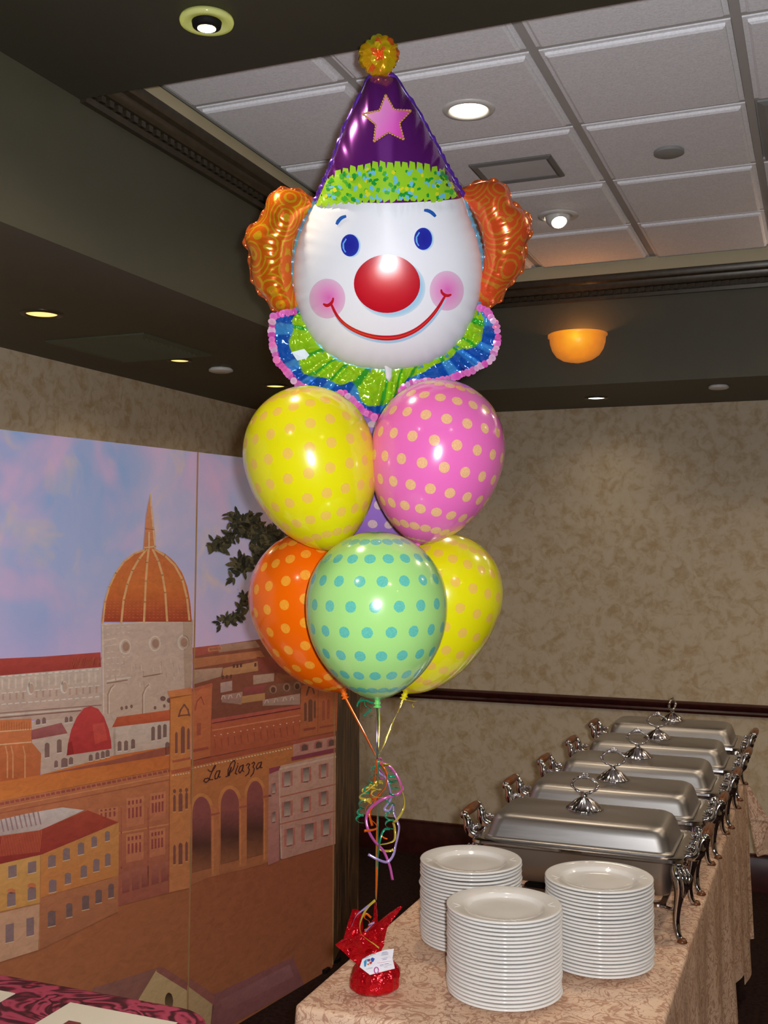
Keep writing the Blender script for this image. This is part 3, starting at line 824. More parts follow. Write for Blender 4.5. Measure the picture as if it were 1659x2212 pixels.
# ---- middle panel
LAY[0] = 0
a = Art()
a.poly([(413, 1640), (726, 1560), (719, 2085), (718, 2092), (404, 2330), (405, 2220)], (124, 62, 40), (124, 76, 44))
LAY[0] = 1
for k in range(0):
    x, y = random.uniform(415, 690), random.uniform(1890, 2130)
    L = random.uniform(20, 80); c = random.choice([(128, 72, 43), (119, 66, 41), (130, 76, 46), (123, 70, 42)])
    a.poly([(x, y), (min(716, x + L), y - L * .4), (min(717, x + L + 3), y - L * .4 + 5), (x, y + 6)], c)
a.done('painted_square', pan2)
LAY[0] = 1
a = Art()
a.poly([(417, 1402), (480, 1392), (560, 1381), (640, 1372), (727, 1362), (726, 1570), (414, 1650)], (110, 58, 42), (84, 46, 34))
LAY[0] = 2
city = [([(140, 155), (370, 128), (365, 190), (145, 232)], (150, 70, 56)), ([(370, 130), (680, 95), (720, 150), (365, 195)], (150, 112, 92)), ([(140, 248), (720, 178), (760, 232), (145, 332)], (166, 100, 62)),
        ([(140, 345), (400, 322), (385, 400), (140, 470)], (150, 118, 98)), ([(400, 330), (700, 270), (705, 350), (400, 400)], (178, 124, 78)), ([(690, 235), (900, 240), (930, 360), (700, 370)], (120, 54, 44)),
        ([(660, 390), (840, 372), (835, 440), (660, 470)], (164, 130, 112)), ([(380, 455), (480, 435), (480, 520), (380, 540)], (160, 128, 120)), ([(585, 495), (780, 465), (740, 545), (575, 552)], (124, 56, 54)),
        ([(560, 570), (760, 540), (760, 600), (560, 630)], (170, 120, 72)), ([(740, 600), (1060, 545), (1060, 640), (740, 650)], (150, 118, 104)), ([(390, 560), (570, 530), (560, 640), (390, 620)], (140, 104, 92)),
        ([(790, 480), (1060, 430), (1060, 540), (770, 555)], (104, 66, 50)), ([(860, 370), (1010, 400), (1060, 430), (850, 450)], (128, 70, 46))]
for p, c in city: a.poly(K2(p), c, tuple(v * .85 for v in c))
LAY[0] = 3
for (x, y) in ((495, 310), (525, 310), (555, 305), (678, 300), (400, 408), (435, 404), (470, 400)): q = K2([(x, y)])[0]; a.win(q[0], q[1], 4.5, 8, (70, 40, 34), -.2)
for (x, y) in ((400, 580), (460, 575), (530, 565), (770, 615), (850, 605), (925, 595), (985, 590)): q = K2([(x, y)])[0]; a.stroke([(q[0] - 3, q[1] + 4), (q[0] - 1, q[1] - 3), (q[0] + 3, q[1] - 4), (q[0] + 5, q[1] + 2)], 1.5, (196, 176, 168))
for (x, y) in ((830, 510), (945, 490), (1035, 480)): q = K2([(x, y)])[0]; a.ell(q[0], q[1], 8, 9, (134, 96, 76)); 
for k in range(9): q = K2([(285 + k * 12, 170 - k * 1.5)])[0]; a.ell(q[0], q[1], 3, 5, (190, 120, 84))
LAY[0] = 4
for (x, y) in ((830, 515), (945, 495), (1035, 485)): q = K2([(x, y)])[0]; a.ell(q[0], q[1], 5, 6.5, (70, 42, 34))
a.done('painted_rooftops', pan2)
# arcade
LAY[0] = 4
a = Art()
a.poly(K2([(305, 768), (1065, 648), (1065, 930), (290, 1085)]), (160, 78, 46), (138, 66, 40))
a.poly(K2([(132, 1150), (1000, 985), (1365, 900), (1362, 1830), (900, 1960), (600, 2040), (300, 2110), (125, 2180)]), (170, 100, 46), (132, 78, 48))
LAY[0] = 5
a.poly(K2([(310, 765), (1065, 640), (1065, 680), (310, 815)]), (146, 66, 54)); a.stroke(K2([(315, 860), (1060, 730)]), 3, (196, 116, 76)); a.stroke(K2([(310, 800), (1060, 672)]), 2, (96, 44, 34))
for k in range(14): q = K2([(330 + k * 56, 905 - k * 9.6)])[0]; a.ell(q[0], q[1], 1.8, 1.4, (214, 170, 140)); a.stroke([(q[0], q[1] + 8), (q[0] + 2, q[1] + 26)], 2, (120, 54, 36))
for k in range(34): q = K2([(140 + k * 25.5, 1183 - k * 5.2)])[0]; a.ell(q[0], q[1], 2.2, 1.6, (224, 186, 152)); 
a.poly(K2([(135, 1125), (1000, 945), (1000, 985), (135, 1168)]), (132, 62, 40))
for (x0, x1, top, bot, cx) in ((140, 300, 1425, 2075, 215), (382, 540, 1360, 2005, 460), (605, 748, 1290, 1955, 680)):
    P = [(x0, bot)] + [(cx - (cx - x0) * math.cos(t), top + 150 - 150 * math.sin(t)) for t in [PI / 2 * k / 6 for k in range(7)]] + [(cx + (x1 - cx) * math.sin(t), top + 150 - 150 * math.cos(t)) for t in [PI / 2 * k / 6 for k in range(1, 7)]] + [(x1, bot - 40)]
    LAY[0] = 5
    a.poly(K2([(x0 - 22, bot - 300)] + [(p[0] * 1.0 + (p[0] - cx) * .28, p[1] - 30) for p in P[1:-1]] + [(x1 + 22, bot - 330)]), (188, 118, 62), (160, 94, 50))
    LAY[0] = 6
    a.poly(K2(P), (112, 56, 56), (96, 56, 36))
    LAY[0] = 7
    a.poly(K2([(x0 + 2, top + 190), (x1 - 2, top + 180), (x1 - 2, top + 400), (x0 + 2, top + 420)]), (104, 54, 52), (58, 34, 28))
    a.poly(K2([(x0 + 2, top + 420), (x1 - 2, top + 400), (x1 - 2, bot - 42), (x0 + 2, bot - 4)]), (58, 34, 28), (112, 66, 42))
for x, y0, y1 in ((335, 1500, 2110), (570, 1440, 2030), (775, 1350, 1990)):
    LAY[0] = 7
    a.poly(K2([(x - 32, y0), (x + 32, y0 - 12), (x + 34, y1 - 16), (x - 34, y1)]), (166, 94, 54), (150, 92, 54)); LAY[0] = 8; a.stroke(K2([(x - 36, y0 + 80), (x + 36, y0 + 66)]), 4, (130, 66, 48)); a.stroke(K2([(x - 20, y0 + 100), (x - 20, y1 - 30)]), 3, (188, 116, 66))
a.done('painted_arcade', pan2)
LAY[0] = 6
a = Art()
a.poly(K2([(132, 505), (310, 455), (292, 1080), (135, 1120)]), (172, 92, 54), (156, 82, 44))
LAY[0] = 7
a.stroke(K2([(165, 690), (180, 610), (215, 575), (240, 640)]), 2.5, (128, 58, 40)); a.poly(K2([(180, 800), (215, 795), (212, 900), (178, 905)]), (128, 62, 44)); a.stroke(K2([(145, 1035), (270, 1010)]), 6, (120, 54, 40)); a.stroke(K2([(135, 520), (305, 472)]), 6, (156, 76, 50))
a.done('painted_tower', pan2)
a = Art()
LAY[0] = 6
a.poly(K2([(1068, 480), (1388, 420), (1372, 865), (1058, 925)]), (164, 86, 46), (150, 80, 44))
LAY[0] = 7
for (x, y, w, h) in ((1105, 700, 22, 160), (1148, 690, 36, 190), (1185, 680, 18, 150), (1260, 690, 24, 170), (1300, 680, 24, 170)):
    q = K2([(x, y)])[0]; a.win(q[0], q[1], w / 3.95, h / 3.95, (84, 50, 38) if x < 1200 else (128, 62, 40), -.2, 4)
a.stroke(K2([(1115, 560), (1135, 490), (1165, 490), (1180, 545)]), 3.5, (84, 50, 38)); a.stroke(K2([(1095, 855), (1185, 840)]), 5, (116, 52, 40)); a.stroke(K2([(1215, 480), (1210, 880)]), 2, (130, 66, 38)); a.stroke(K2([(1230, 835), (1360, 812)]), 4, (122, 58, 40))
a.done('painted_tower', pan2)
# pink house on the right
LAY[0] = 8
a = Art()
a.poly(K2([(1000, 975), (1364, 905), (1362, 1010), (1000, 1085)]), (170, 124, 110), (158, 108, 96))
a.poly(K2([(880, 1165), (1362, 1050), (1360, 1828), (900, 1962), (880, 1970)]), (186, 144, 126), (164, 118, 104))
a.poly(K2([(792, 1235), (885, 1200), (905, 1960), (785, 2012)]), (164, 118, 104), (146, 92, 86))
LAY[0] = 9
a.poly(K2([(985, 1088), (1362, 1008), (1362, 1046), (990, 1120)]), (104, 42, 56)); a.poly(K2([(795, 1185), (892, 1162), (885, 1195), (800, 1232)]), (112, 46, 60)); a.poly(K2([(975, 955), (1364, 880), (1364, 908), (975, 985)]), (140, 66, 48))
a.stroke(K2([(885, 1190), (1362, 1085)]), 4, (206, 172, 152)); a.stroke(K2([(890, 1430), (1360, 1320)]), 2.6, (150, 84, 66)); a.stroke(K2([(890, 1660), (1360, 1548)]), 2.6, (150, 84, 66)); a.stroke(K2([(880, 1210), (900, 1950)]), 3, (200, 160, 142))
for (x, y, w, h) in ((950, 1275, 92, 130), (1110, 1238, 88, 124), (1260, 1205, 82, 120), (950, 1530, 92, 130), (1110, 1490, 88, 128), (1260, 1440, 84, 120), (970, 1770, 92, 150), (1135, 1728, 132, 150), (1280, 1688, 86, 140), (835, 1355, 46, 90), (835, 1600, 46, 90)):
    q = K2([(x, y)])[0]; w /= 3.95; h /= 3.95
    LAY[0] = 9; a.win(q[0], q[1], w, h, (170, 96, 84), -.2)
    LAY[0] = 10; a.poly([(q[0] - w * .28, q[1] - h * .46 + 1), (q[0] + w * .3, q[1] - h * .5 - 1), (q[0] + w * .3, q[1] + h * .42 - 1), (q[0] - w * .28, q[1] + h * .46 + 1)], (74, 60, 58), (170, 150, 136))
    LAY[0] = 11; a.stroke([(q[0] - w * .25, q[1] + h * .52), (q[0] + w * .2, q[1] + h * .48)], 1.8, (84, 54, 50))
LAY[0] = 10
for (x, y) in ((1095, 1002), (1215, 980), (1325, 962)): q = K2([(x, y)])[0]; a.win(q[0], q[1], 19, 17, (150, 86, 76), -.2, 4); LAY[0] = 11; a.win(q[0] + 1, q[1] + 1, 13, 13, (76, 54, 48), -.2, 3); LAY[0] = 10
a.done('painted_pink_house', pan2)
# lettering
LAY[0] = 12
a = Art()
def KT(l): return [(430 + x / 10.37, 1620 + y / 10.37) for x, y in l]
ink = (62, 32, 30)
for st in ([(355, 345), (318, 410), (270, 540), (218, 680), (160, 728), (108, 695), (130, 645), (200, 630), (240, 660), (310, 662)], [(200, 440), (240, 480), (300, 480), (350, 400), (372, 355), (355, 345)],
           [(465, 462), (400, 475), (358, 570), (362, 650), (410, 635), (448, 540), (467, 465), (440, 590), (455, 615), (485, 600)],
           [(600, 598), (650, 580), (690, 470), (720, 380)], [(650, 560), (655, 440), (715, 300), (790, 228), (812, 285), (775, 415), (720, 495)],
           [(872, 350), (835, 440), (815, 520), (850, 542)], [(868, 300), (876, 308)], [(992, 332), (920, 372), (885, 470), (918, 515), (968, 440), (995, 340), (972, 460), (1005, 482)],
           [(1062, 345), (1100, 302), (1136, 325), (1100, 395), (1132, 440), (1105, 530), (1040, 580)], [(1185, 305), (1230, 270), (1246, 300), (1210, 375), (1240, 420), (1215, 520), (1160, 592)],
           [(1402, 268), (1330, 292), (1280, 380), (1300, 428), (1360, 380), (1402, 280), (1375, 400), (1415, 392)]):
    a.stroke(KT(st), 2.3, ink)
a.poly(KT([(720, 380), (735, 400), (690, 580), (640, 590)]), ink)
a.done('painted_lettering', pan2)
# foreground house, right part
LAY[0] = 9
a = Art()
a.poly(K3([(212, 1075), (430, 1235), (395, 1500), (212, 1700)]), (150, 126, 88), (136, 106, 76))
a.poly(K3([(430, 1150), (1090, 840), (1185, 1068), (560, 1410), (395, 1500)]), (110, 66, 66), (96, 58, 58))
LAY[0] = 10
a.poly(K3([(214, 1008), (440, 1150), (428, 1238), (214, 1080)]), (112, 66, 58))
a.poly(K3([(480, 1200), (1060, 900), (1100, 1000), (520, 1290)]), (120, 78, 80), (104, 64, 62))
a.done('painted_barn', pan2)
# leaves
LAY[0] = 6
a = Art()
def KL(p): return (400 + p[0] / 7.373, 1080 + p[1] / 7.373)
def leafy(path, n, spread, ln):
    n = int(n * 2.1)
    seg = [math.dist(path[i], path[i + 1]) for i in range(len(path) - 1)]; T = sum(seg)
    for k in range(n):
        t = random.random() * T
        for i, s_ in enumerate(seg):
            if t <= s_: break
            t -= s_
        f = t / s_
        x = path[i][0] * (1 - f) + path[i + 1][0] * f + random.gauss(0, spread); y = path[i][1] * (1 - f) + path[i + 1][1] * f + random.gauss(0, spread)
        an = random.uniform(0, 2 * PI); L = 1.25 * ln * random.uniform(.7, 1.25); w = L * random.uniform(.34, .5)
        ca, sa = math.cos(an), math.sin(an)
        P = [KL((x + ca * u - sa * v, y + sa * u + ca * v)) for u, v in ((0, 0), (L * .3, w * .5), (L * .7, w * .42), (L, 0), (L * .7, -w * .42), (L * .3, -w * .5))]
        c = random.choice([(46, 44, 30), (36, 36, 28), (58, 54, 34), (64, 58, 36), (30, 32, 26)])
        a.poly(P, c, tuple(v * .85 for v in c), lay=6 + k % 5)
leafy([(400, 750), (540, 720), (660, 640), (760, 560), (880, 480), (1000, 440)], 62, 34, 105)
leafy([(900, 420), (1150, 520), (1400, 620), (1700, 700)], 90, 95, 120)
leafy([(700, 330), (900, 330), (1060, 340)], 22, 45, 110)
leafy([(1250, 700), (1150, 830), (1080, 950), (930, 1040), (760, 1060)], 62, 42, 110)
leafy([(1300, 700), (1500, 900), (1800, 1000)], 60, 90, 120)
leafy([(960, 1530), (930, 1680), (860, 1830), (740, 1900), (560, 1970)], 40, 26, 100)
leafy([(720, 1270), (860, 1190)], 4, 12, 110)
leafy([(770, 210), (880, 230)], 4, 18, 110)
a.done('painted_leaves', pan2)
# ------------------------------------------------------------------ latex balloons
def latex(name, base, dot, glitter):
    t = NT(name)
    u = t.attr('ang', 'Fac'); v = t.attr('arc', 'Fac'); rad = t.attr('rad', 'Fac')
    N, step = 19.0, 0.047
    row = t.math('FLOOR', t.math('DIVIDE', v, step))
    par = t.math('MULTIPLY', t.math('MODULO', row, 3.0), 0.31)
    jit = t.math('MULTIPLY', t.math('SINE', t.math('MULTIPLY', row, 12.7)), 0.17)
    fu = t.math('SUBTRACT', t.math('FRACT', t.math('ADD', t.math('MULTIPLY', u, N), t.math('ADD', par, jit))), 0.5)
    du = t.math('MULTIPLY', fu, t.math('MULTIPLY', rad, 2 * PI / N))
    dv = t.math('MULTIPLY', t.math('SUBTRACT', t.math('FRACT', t.math('DIVIDE', v, step)), 0.5), step)
    d = t.math('SQRT', t.math('ADD', t.math('POWER', t.math('ABSOLUTE', du), 2.0), t.math('POWER', t.math('ABSOLUTE', dv), 2.0)))
    co = t.coord()
    sp = t.noise(co, 420, 1)
    lim = t.math('MINIMUM', 0.0115, t.math('MULTIPLY', rad, 0.20))
    inside = t.math('LESS_THAN', t.math('ADD', d, t.math('MULTIPLY', sp, 0.0016)), lim)
    dcol = t.ramp(sp, [(0.4, tuple(c * .86 for c in dot[:3])), (0.62, dot[:3])]) if glitter else dot
    c = t.mix(inside, base, dcol)
    t.set(c, 0.2, 0, 0.5)
    t.b.inputs['Coat Weight'].default_value = 0.6
    t.b.inputs['Coat Roughness'].default_value = 0.09
    return t.m
def balloon_profile(R, hu, hl, n=22):
    """from the crown down to the neck"""
    P = []
    for i in range(n + 1):
        a = PI / 2 * i / n
        P.append((R * math.sin(a), hu * math.cos(a)))
    for i in range(1, n + 1):
        u = i / n * 0.992
        P.append((max(R * (1 - u ** 2.15) ** 0.66, 0.006), -hl * u))
    return P
def latex_balloon(label, mat, kmat, neck_px, d, top_px, width_px, ring_rot=0.0, dtop=0.0):
    neck = dep(*neck_px, d); top = dep(*top_px, d + dtop)
    ax = (top - neck); L = ax.length; Z = ax.normalized()
    R = width_px / 2 / FPX * d
    X = Z.cross(CF).normalized(); Y = Z.cross(X)
    hu = R * 1.04; hl = L - hu
    C = neck + Z * hl
    t = thing('latex_balloon', label, 'balloon', tuple(neck), 'polka-dot latex balloons of the bouquet')
    prof = balloon_profile(R, hu, hl)
    n = 64
    m = MB(); ang = []; arc = []; rad = []; s = 0
    rings = []
    for i, (r, z) in enumerate(prof):
        if i: s += math.hypot(r - prof[i - 1][0], z - prof[i - 1][1])
        ring = []
        for j in range(n + 1):
            a = 2 * PI * j / n + ring_rot
            ring.append(C + X * (max(r, .0005) * math.cos(a)) + Y * (max(r, .0005) * math.sin(a)) + Z * z)
            ang.append(j / n); arc.append(s); rad.append(max(r, .001))
        rings.append(ring)
    m.rings(rings, False)
    m.att = {'ang': ang, 'arc': arc, 'rad': rad}
    part('balloon_skin', m, mat, t)
    k = MB()
    k.lathe([(.0062, .004), (.0055, -.001), (.0048, -.003), (.0070, -.005), (.0074, -.007), (.005, -.009), (.0045, -.010), (.0078, -.0125), (.0084, -.0138), (.007, -.0134), (.004, -.011)], 20, neck, Z)
    part('knot', k, kmat, t)
    return t, neck - Z * .010
Lmat = {}
Lmat['yellow'] = latex('yellow_latex', S(232, 224, 18), S(238, 196, 84), False)
Lmat['pink'] = latex('pink_latex', S(238, 112, 188), S(246, 190, 140), True)
Lmat['green'] = latex('mint_green_latex', S(168, 222, 130), S(104, 196, 178), True)
Lmat['orange'] = latex('orange_latex', S(244, 104, 4), S(252, 164, 50), True)
Lmat['purple'] = latex('purple_latex', S(152, 112, 196), S(214, 186, 196), True)
for k, c in dict(yellow=(222, 206, 20), pink=(236, 110, 180), green=(110, 200, 100), orange=(240, 110, 20), purple=(150, 110, 190)).items():
    Lmat[k + '_k'] = plain(k + '_knot', S(*c), 0.25)
B = {}
B['yellow'] = latex_balloon('yellow balloon with peach dots, upper left beside the pink one', Lmat['yellow'], Lmat['yellow_k'], (722, 1190), 2.24, (630, 838), 284, 0.3)
B['pink'] = latex_balloon('pink balloon with pale orange dots, upper right', Lmat['pink'], Lmat['pink_k'], (902, 1176), 2.24, (978, 823), 288, 0.1)
B['green'] = latex_balloon('mint green balloon with turquoise dots, front centre of the lower row', Lmat['green'], Lmat['green_k'], (815, 1512), 2.13, (812, 1148), 306, 0.2)
B['orange'] = latex_balloon('orange balloon with light orange dots, lower left', Lmat['orange'], Lmat['orange_k'], (742, 1495), 2.37, (634, 1153), 280, 0.5)
B['yellow2'] = latex_balloon('yellow balloon with peach dots, lower right behind the green one', Lmat['yellow'], Lmat['yellow_k'], (876, 1497), 2.37, (1006, 1160), 256, 0.8)
B['purple'] = latex_balloon('purple balloon mostly hidden between the upper yellow and pink balloons', Lmat['purple'], Lmat['purple_k'], (812, 1210), 2.52, (822, 880), 270, 0.15)

# ------------------------------------------------------------------ clown foil balloon
DC = 2.39
CO = dep(838, 590, DC)
PXM = DC / FPX
Wv = (EYE - CO); Wv = Wv.normalized()          # faces the photographer
Uv = V((0, 0, 1)).cross(Wv).normalized()
Vv = Wv.cross(Uv)
def cl(x, y, w=0.0):
    """the balloon's own flat layout: x, y measured across its face, w outwards"""
    d = ray(x, y)
    return EYE + d * ((CO - EYE).dot(Wv) / d.dot(Wv)) + Wv * w
clown = thing('clown_balloon', 'large foil clown-head balloon with purple party hat and orange hair', 'balloon', tuple(CO))
OUT = [(793, 172), (803, 164), (820, 162), (840, 163), (857, 168), (873, 197), (902, 238), (926, 284), (947, 322), (965, 360), (984, 394), (1000, 424), (1014, 470), (1030, 512), (1039, 552), (1042, 595), (1037, 640), (1024, 684), (1002, 726), (968, 762), (926, 785), (882, 796), (838, 799), (794, 796), (750, 786), (708, 764), (674, 730), (650, 688), (637, 642), (633, 598), (636, 552), (646, 510), (662, 472), (680, 440), (697, 402), (713, 365), (742, 279), (770, 222)]
HC = (838.0, 560.0)
ANG = sorted([(math.atan2(-(y - HC[1]), x - HC[0]), math.hypot(x - HC[0], y - HC[1])) for x, y in OUT])
def RO(th):
    th = math.atan2(math.sin(th), math.cos(th))
    n = len(ANG)
    for i in range(n):
        a0, r0 = ANG[i]; a1, r1 = ANG[(i + 1) % n]
        if i == n - 1: a1 += 2 * PI
        t_ = th if th >= a0 or i < n - 1 else th + 2 * PI
        if i == n - 1 and th < ANG[0][0]: t_ = th + 2 * PI
        if a0 <= t_ <= a1:
            f = (t_ - a0) / (a1 - a0)
            # interpolate along the chord
            x0, y0, x1, y1 = r0 * math.cos(a0), r0 * math.sin(a0), r1 * math.cos(a1), r1 * math.sin(a1)
            den = (x1 - x0) * math.sin(t_) - (y1 - y0) * math.cos(t_)
            return abs((x1 * y0 - x0 * y1) / den) if abs(den) > 1e-9 else r0 * (1 - f) + r1 * f
    return ANG[0][1]
TH = 0.124
def pucker(th, r):
    k = max(0.0, (r - .72) / .28)
    s = 0.5 + 0.5 * math.cos(th * 46 + 2.2 * math.sin(th * 5))
    return k * k * (0.011 * s ** 3)
def hgt(x, y):
    dx_, dy_ = x - HC[0], -(y - HC[1])
    th = math.atan2(dy_, dx_); r = math.hypot(dx_, dy_) / RO(th)
    if r >= 1: return 0.0
    return TH * (1 - r ** 2.15) ** 0.56 - pucker(th, r)
def comp(x, y):
    """where on the flat layout a printed point lies that is seen at (x, y) on the bulging front"""
    a_, b_ = x, y
    for _ in range(4):
        p = cl(a_, b_, hgt(a_, b_)) - EYE; z_ = p.dot(CF)
        a_ += x - (CX + FPX * p.dot(CR) / z_); b_ += y - (CY - FPX * p.dot(CU) / z_)
    return a_, b_
def inflate(front=True):
    m = MB(); nt, nr = 152, 26
    R = []
    for i in range(nr + 1):
        r = math.sin(PI / 2 * i / nr) if i else 0.002
        ring = []
        for j in range(nt):
            th = 2 * PI * j / nt; ro = RO(th)
            x, y = HC[0] + ro * r * math.cos(th), HC[1] - ro * r * math.sin(th)
            h = max(0, TH * max(0, 1 - r ** 2.15) ** 0.56 - pucker(th, r))
            if front and y < 452 and r > .3: h = max(0, h - .006)
            ring.append(cl(x, y, h if front else -h * .9))
        R.append(ring)
    m.rings(R, True, True)
    if not front: m.f = [tuple(reversed(f)) for f in m.f]
    return m
M['foil_white'] = plain('white_foil', S(234, 236, 242), 0.42, 0.0, 0.3, var=0.01)
M['foil_silver'] = plain('silver_foil', S(200, 200, 208), 0.2, 1.0, var=0.03)
def foil(name, metal=0.55, rough=0.22):
    t = NT(name); t.set(t.attr('Col'), rough, metal, 0.6)
    t.bump(t.noise(t.coord(), 26, 2, .5, .6), 0.25, 0.006)
    return t.m
M['print'] = printed('foil_print', 0.25, coat=0.15)
M['foil_purple'] = plain('purple_foil', S(124, 40, 146), 0.2, 0.62, var=0.05, Coat_Weight=0.4, Coat_Roughness=0.06)
head = part('head', inflate(True), M['foil_white'], clown)
part('head_back', inflate(False), M['foil_silver'], head)
# welded seam round the head
def seam(outline, mat, name, parent, wid=7.0, waves=90, amp=2.0, center=HC, tt=None):
    m = MB(); n = 240; A, B_, C2 = [], [], []
    for j in range(n):
        th = 2 * PI * j / n; ro = RO(th)
        a_ = (center[0] + (ro - 3) * math.cos(th), center[1] - (ro - 3) * math.sin(th)); w = wid + amp * math.sin(th * waves)
        b_ = (center[0] + (ro + w) * math.cos(th), center[1] - (ro + w) * math.sin(th))
        z = 0.004 * math.sin(th * waves * .6)
        A.append(cl(*a_, .0008)); B_.append(cl(*b_, z)); C2.append(cl(*b_, z - .0006))
    m.rings([A, B_, C2], True)
    m.c = []
    for q in range(3):
        for j in range(n):
            th = 2 * PI * j / n
            up = math.sin(th) > 0.62
            m.c.append(S(110, 60, 190) if up else S(120, 200, 240))
    part(name, m, mat, parent)
M['foil_col'] = foil('coloured_foil')
seam(OUT, M['foil_col'], 'seam', head)
def patch(outline, lift, mat, name, parent, col=None, colf=None, maxe=9.0):
    """printed area that follows the inflated surface"""
    bm = bmesh.new()
    vs = [bm.verts.new((x, -y, 0)) for x, y in outline]
    f = bm.faces.new(vs)
    bmesh.ops.triangulate(bm, faces=[f])
    for it in range(7):
        es = [e for e in bm.edges if e.calc_length() > maxe]
        if not es: break
        bmesh.ops.subdivide_edges(bm, edges=es, cuts=1)
        bmesh.ops.triangulate(bm, faces=[q for q in bm.faces if len(q.verts) > 3])
    bm.normal_update()
    m = MB()
    fl = sum(q.normal.z for q in bm.faces) < 0
    bm.verts.ensure_lookup_table()
    idx = {v: i for i, v in enumerate(bm.verts)}
    for v in bm.verts:
        x, y = comp(v.co.x, -v.co.y)
        m.v.append(cl(x, y, hgt(x, y) + lift))
        m.c.append(colf(v.co.x, -v.co.y) if colf else S(*col))
    for q in bm.faces:
        ids = [idx[v] for v in q.verts]
        if fl: ids.reverse()
        m.f.append(tuple(ids))
    bm.free()
    return part(name, m, mat, parent)
def inset(p, k):
    return (HC[0] + (p[0] - HC[0]) * k, HC[1] + (p[1] - HC[1]) * k)
# hat: the upper part of the same inflated surface
def polar_patch(t0, t1, yb, lift, mat, name, parent, nj=110, ni=34):
    m = MB(); R = []
    for i in range(ni + 1):
        row = []
        for j in range(nj + 1):
            th = t0 + (t1 - t0) * j / nj; ro = RO(th)
            ym = yb + 16 * max(0, 1 - ((th - (t0 + t1) / 2) / ((t1 - t0) / 2)) ** 2) ** .5
            r0 = min(.97, (HC[1] - ym) / math.sin(th) / ro); q = i / ni
            r = r0 + (.992 - r0) * (1 - (1 - q) ** 1.7)
            x, y = HC[0] + ro * r * math.cos(th), HC[1] - ro * r * math.sin(th)
            row.append(cl(x, y, hgt(x, y) + lift))
        R.append(row)
    m.rings(R, False)
    a_, b_, c_ = m.f[700][:3]
    if (m.v[b_] - m.v[a_]).cross(m.v[c_] - m.v[a_]).dot(Wv) < 0: m.f = [tuple(reversed(f)) for f in m.f]
    return part(name, m, mat, parent)
hat = polar_patch(math.atan2(136, 162), math.atan2(120, -158), 430, .0022, M['foil_purple'], 'hat', clown)
# frilled green band: ragged outline
random.seed(3)
up, lo = [], []
for k in range(19):
    t_ = k / 18; x = 698 + t_ * 288
    base = 384 - 26 * math.sin(PI * t_) - 6 * t_
    up += [(x - 7, base + random.uniform(4, 9)), (x - 5, base - random.uniform(4, 10)), (x + 6, base - random.uniform(2, 8)), (x + 7.5, base + random.uniform(3, 8))]
for k in range(22):
    t_ = k / 21; x = 686 + t_ * 308
    base = 441 - 8 * t_ - 5 * math.sin(PI * t_) - (12 * max(0, t_ - .85) / .15)
    lo += [(x - 5.5, base - random.uniform(0, 4)), (x - 4, base + random.uniform(2, 8)), (x + 5, base + random.uniform(0, 6))]
up = [p for p in up if math.hypot(p[0] - HC[0], p[1] - HC[1]) < .985 * RO(math.atan2(-(p[1] - HC[1]), p[0] - HC[0]))]
lo = [p for p in lo if math.hypot(p[0] - HC[0], p[1] - HC[1]) < .985 * RO(math.atan2(-(p[1] - HC[1]), p[0] - HC[0]))]
band = patch(up + list(reversed(lo)), .0042, M['print'], 'hat_band', hat, (150, 205, 40), maxe=12)
m_ = MB()
for k in range(150):
    t_ = random.random(); x = 694 + t_ * 294; y0 = 388 - 26 * math.sin(PI * t_) - 6 * t_; y1 = 436 - 8 * t_
    y = random.uniform(y0, y1)
    if math.hypot(x - HC[0], y - HC[1]) > .95 * RO(math.atan2(-(y - HC[1]), x - HC[0])): continue
    c = random.choice([(30, 150, 60), (30, 150, 60), (110, 190, 225), (110, 190, 225), (215, 215, 40), (70, 175, 60)])
    an = random.uniform(0, PI); L = random.uniform(4, 7); w = random.uniform(2.5, 4.5)
    P = [(x + math.cos(an) * u - math.sin(an) * v, y + math.sin(an) * u + math.cos(an) * v) for u, v in ((-L, -w * .4), (-L * .3, -w), (L, -w * .6), (L * .8, w), (-L * .6, w))]
    lf = .0058 + .0002 * (k % 5)
    P = [comp(*q_) for q_ in P]; ws = [cl(px, py, hgt(px, py) + lf) for px, py in P]
    m_.add(ws, [tuple(reversed(range(5)))], [S(*c)] * 5)
part('confetti_print', m_, M['print'], band, kind='stuff')
# star with a rope edge
def star(cx, cy, R, r, rot, sx=1.0):
    return [(cx + sx * (R if k % 2 == 0 else r) * math.sin(rot + k * PI / 5), cy - (R if k % 2 == 0 else r) * math.cos(rot + k * PI / 5)) for k in range(10)]
def starcol(x, y):
    t_ = max(0, min(1, (x - 790 + (y - 210) * .6) / 130))
    a_, b_ = (236, 190, 220), (226, 70, 190)
    return S(*[p * (1 - t_) + q * t_ for p, q in zip(a_, b_)])
SP = star(837, 260, 56, 27, -0.07)
SP = [(p[0], p[1]) for p in SP]
patch(SP, .0040, M['print'], 'star', hat, colf=starcol, maxe=10)
rope = MB()
for i in range(10):
    (x0, y0), (x1, y1) = SP[i], SP[(i + 1) % 10]
    nseg = 6
    for k in range(nseg):
        a_, b_ = (k + .05) / nseg, (k + .95) / nseg
        pts = [(lambda c_: cl(c_[0], c_[1], hgt(*c_) + .005))(comp(x0 + (x1 - x0) * q, y0 + (y1 - y0) * q)) for q in (a_, (a_ + b_) / 2, b_)]
        rope.tube(pts, [.0012, .0021, .0012], 6)
part('star_rope', rope, plain('gold_print', S(206, 160, 80), 0.3, 0.3), hat, kind='stuff')
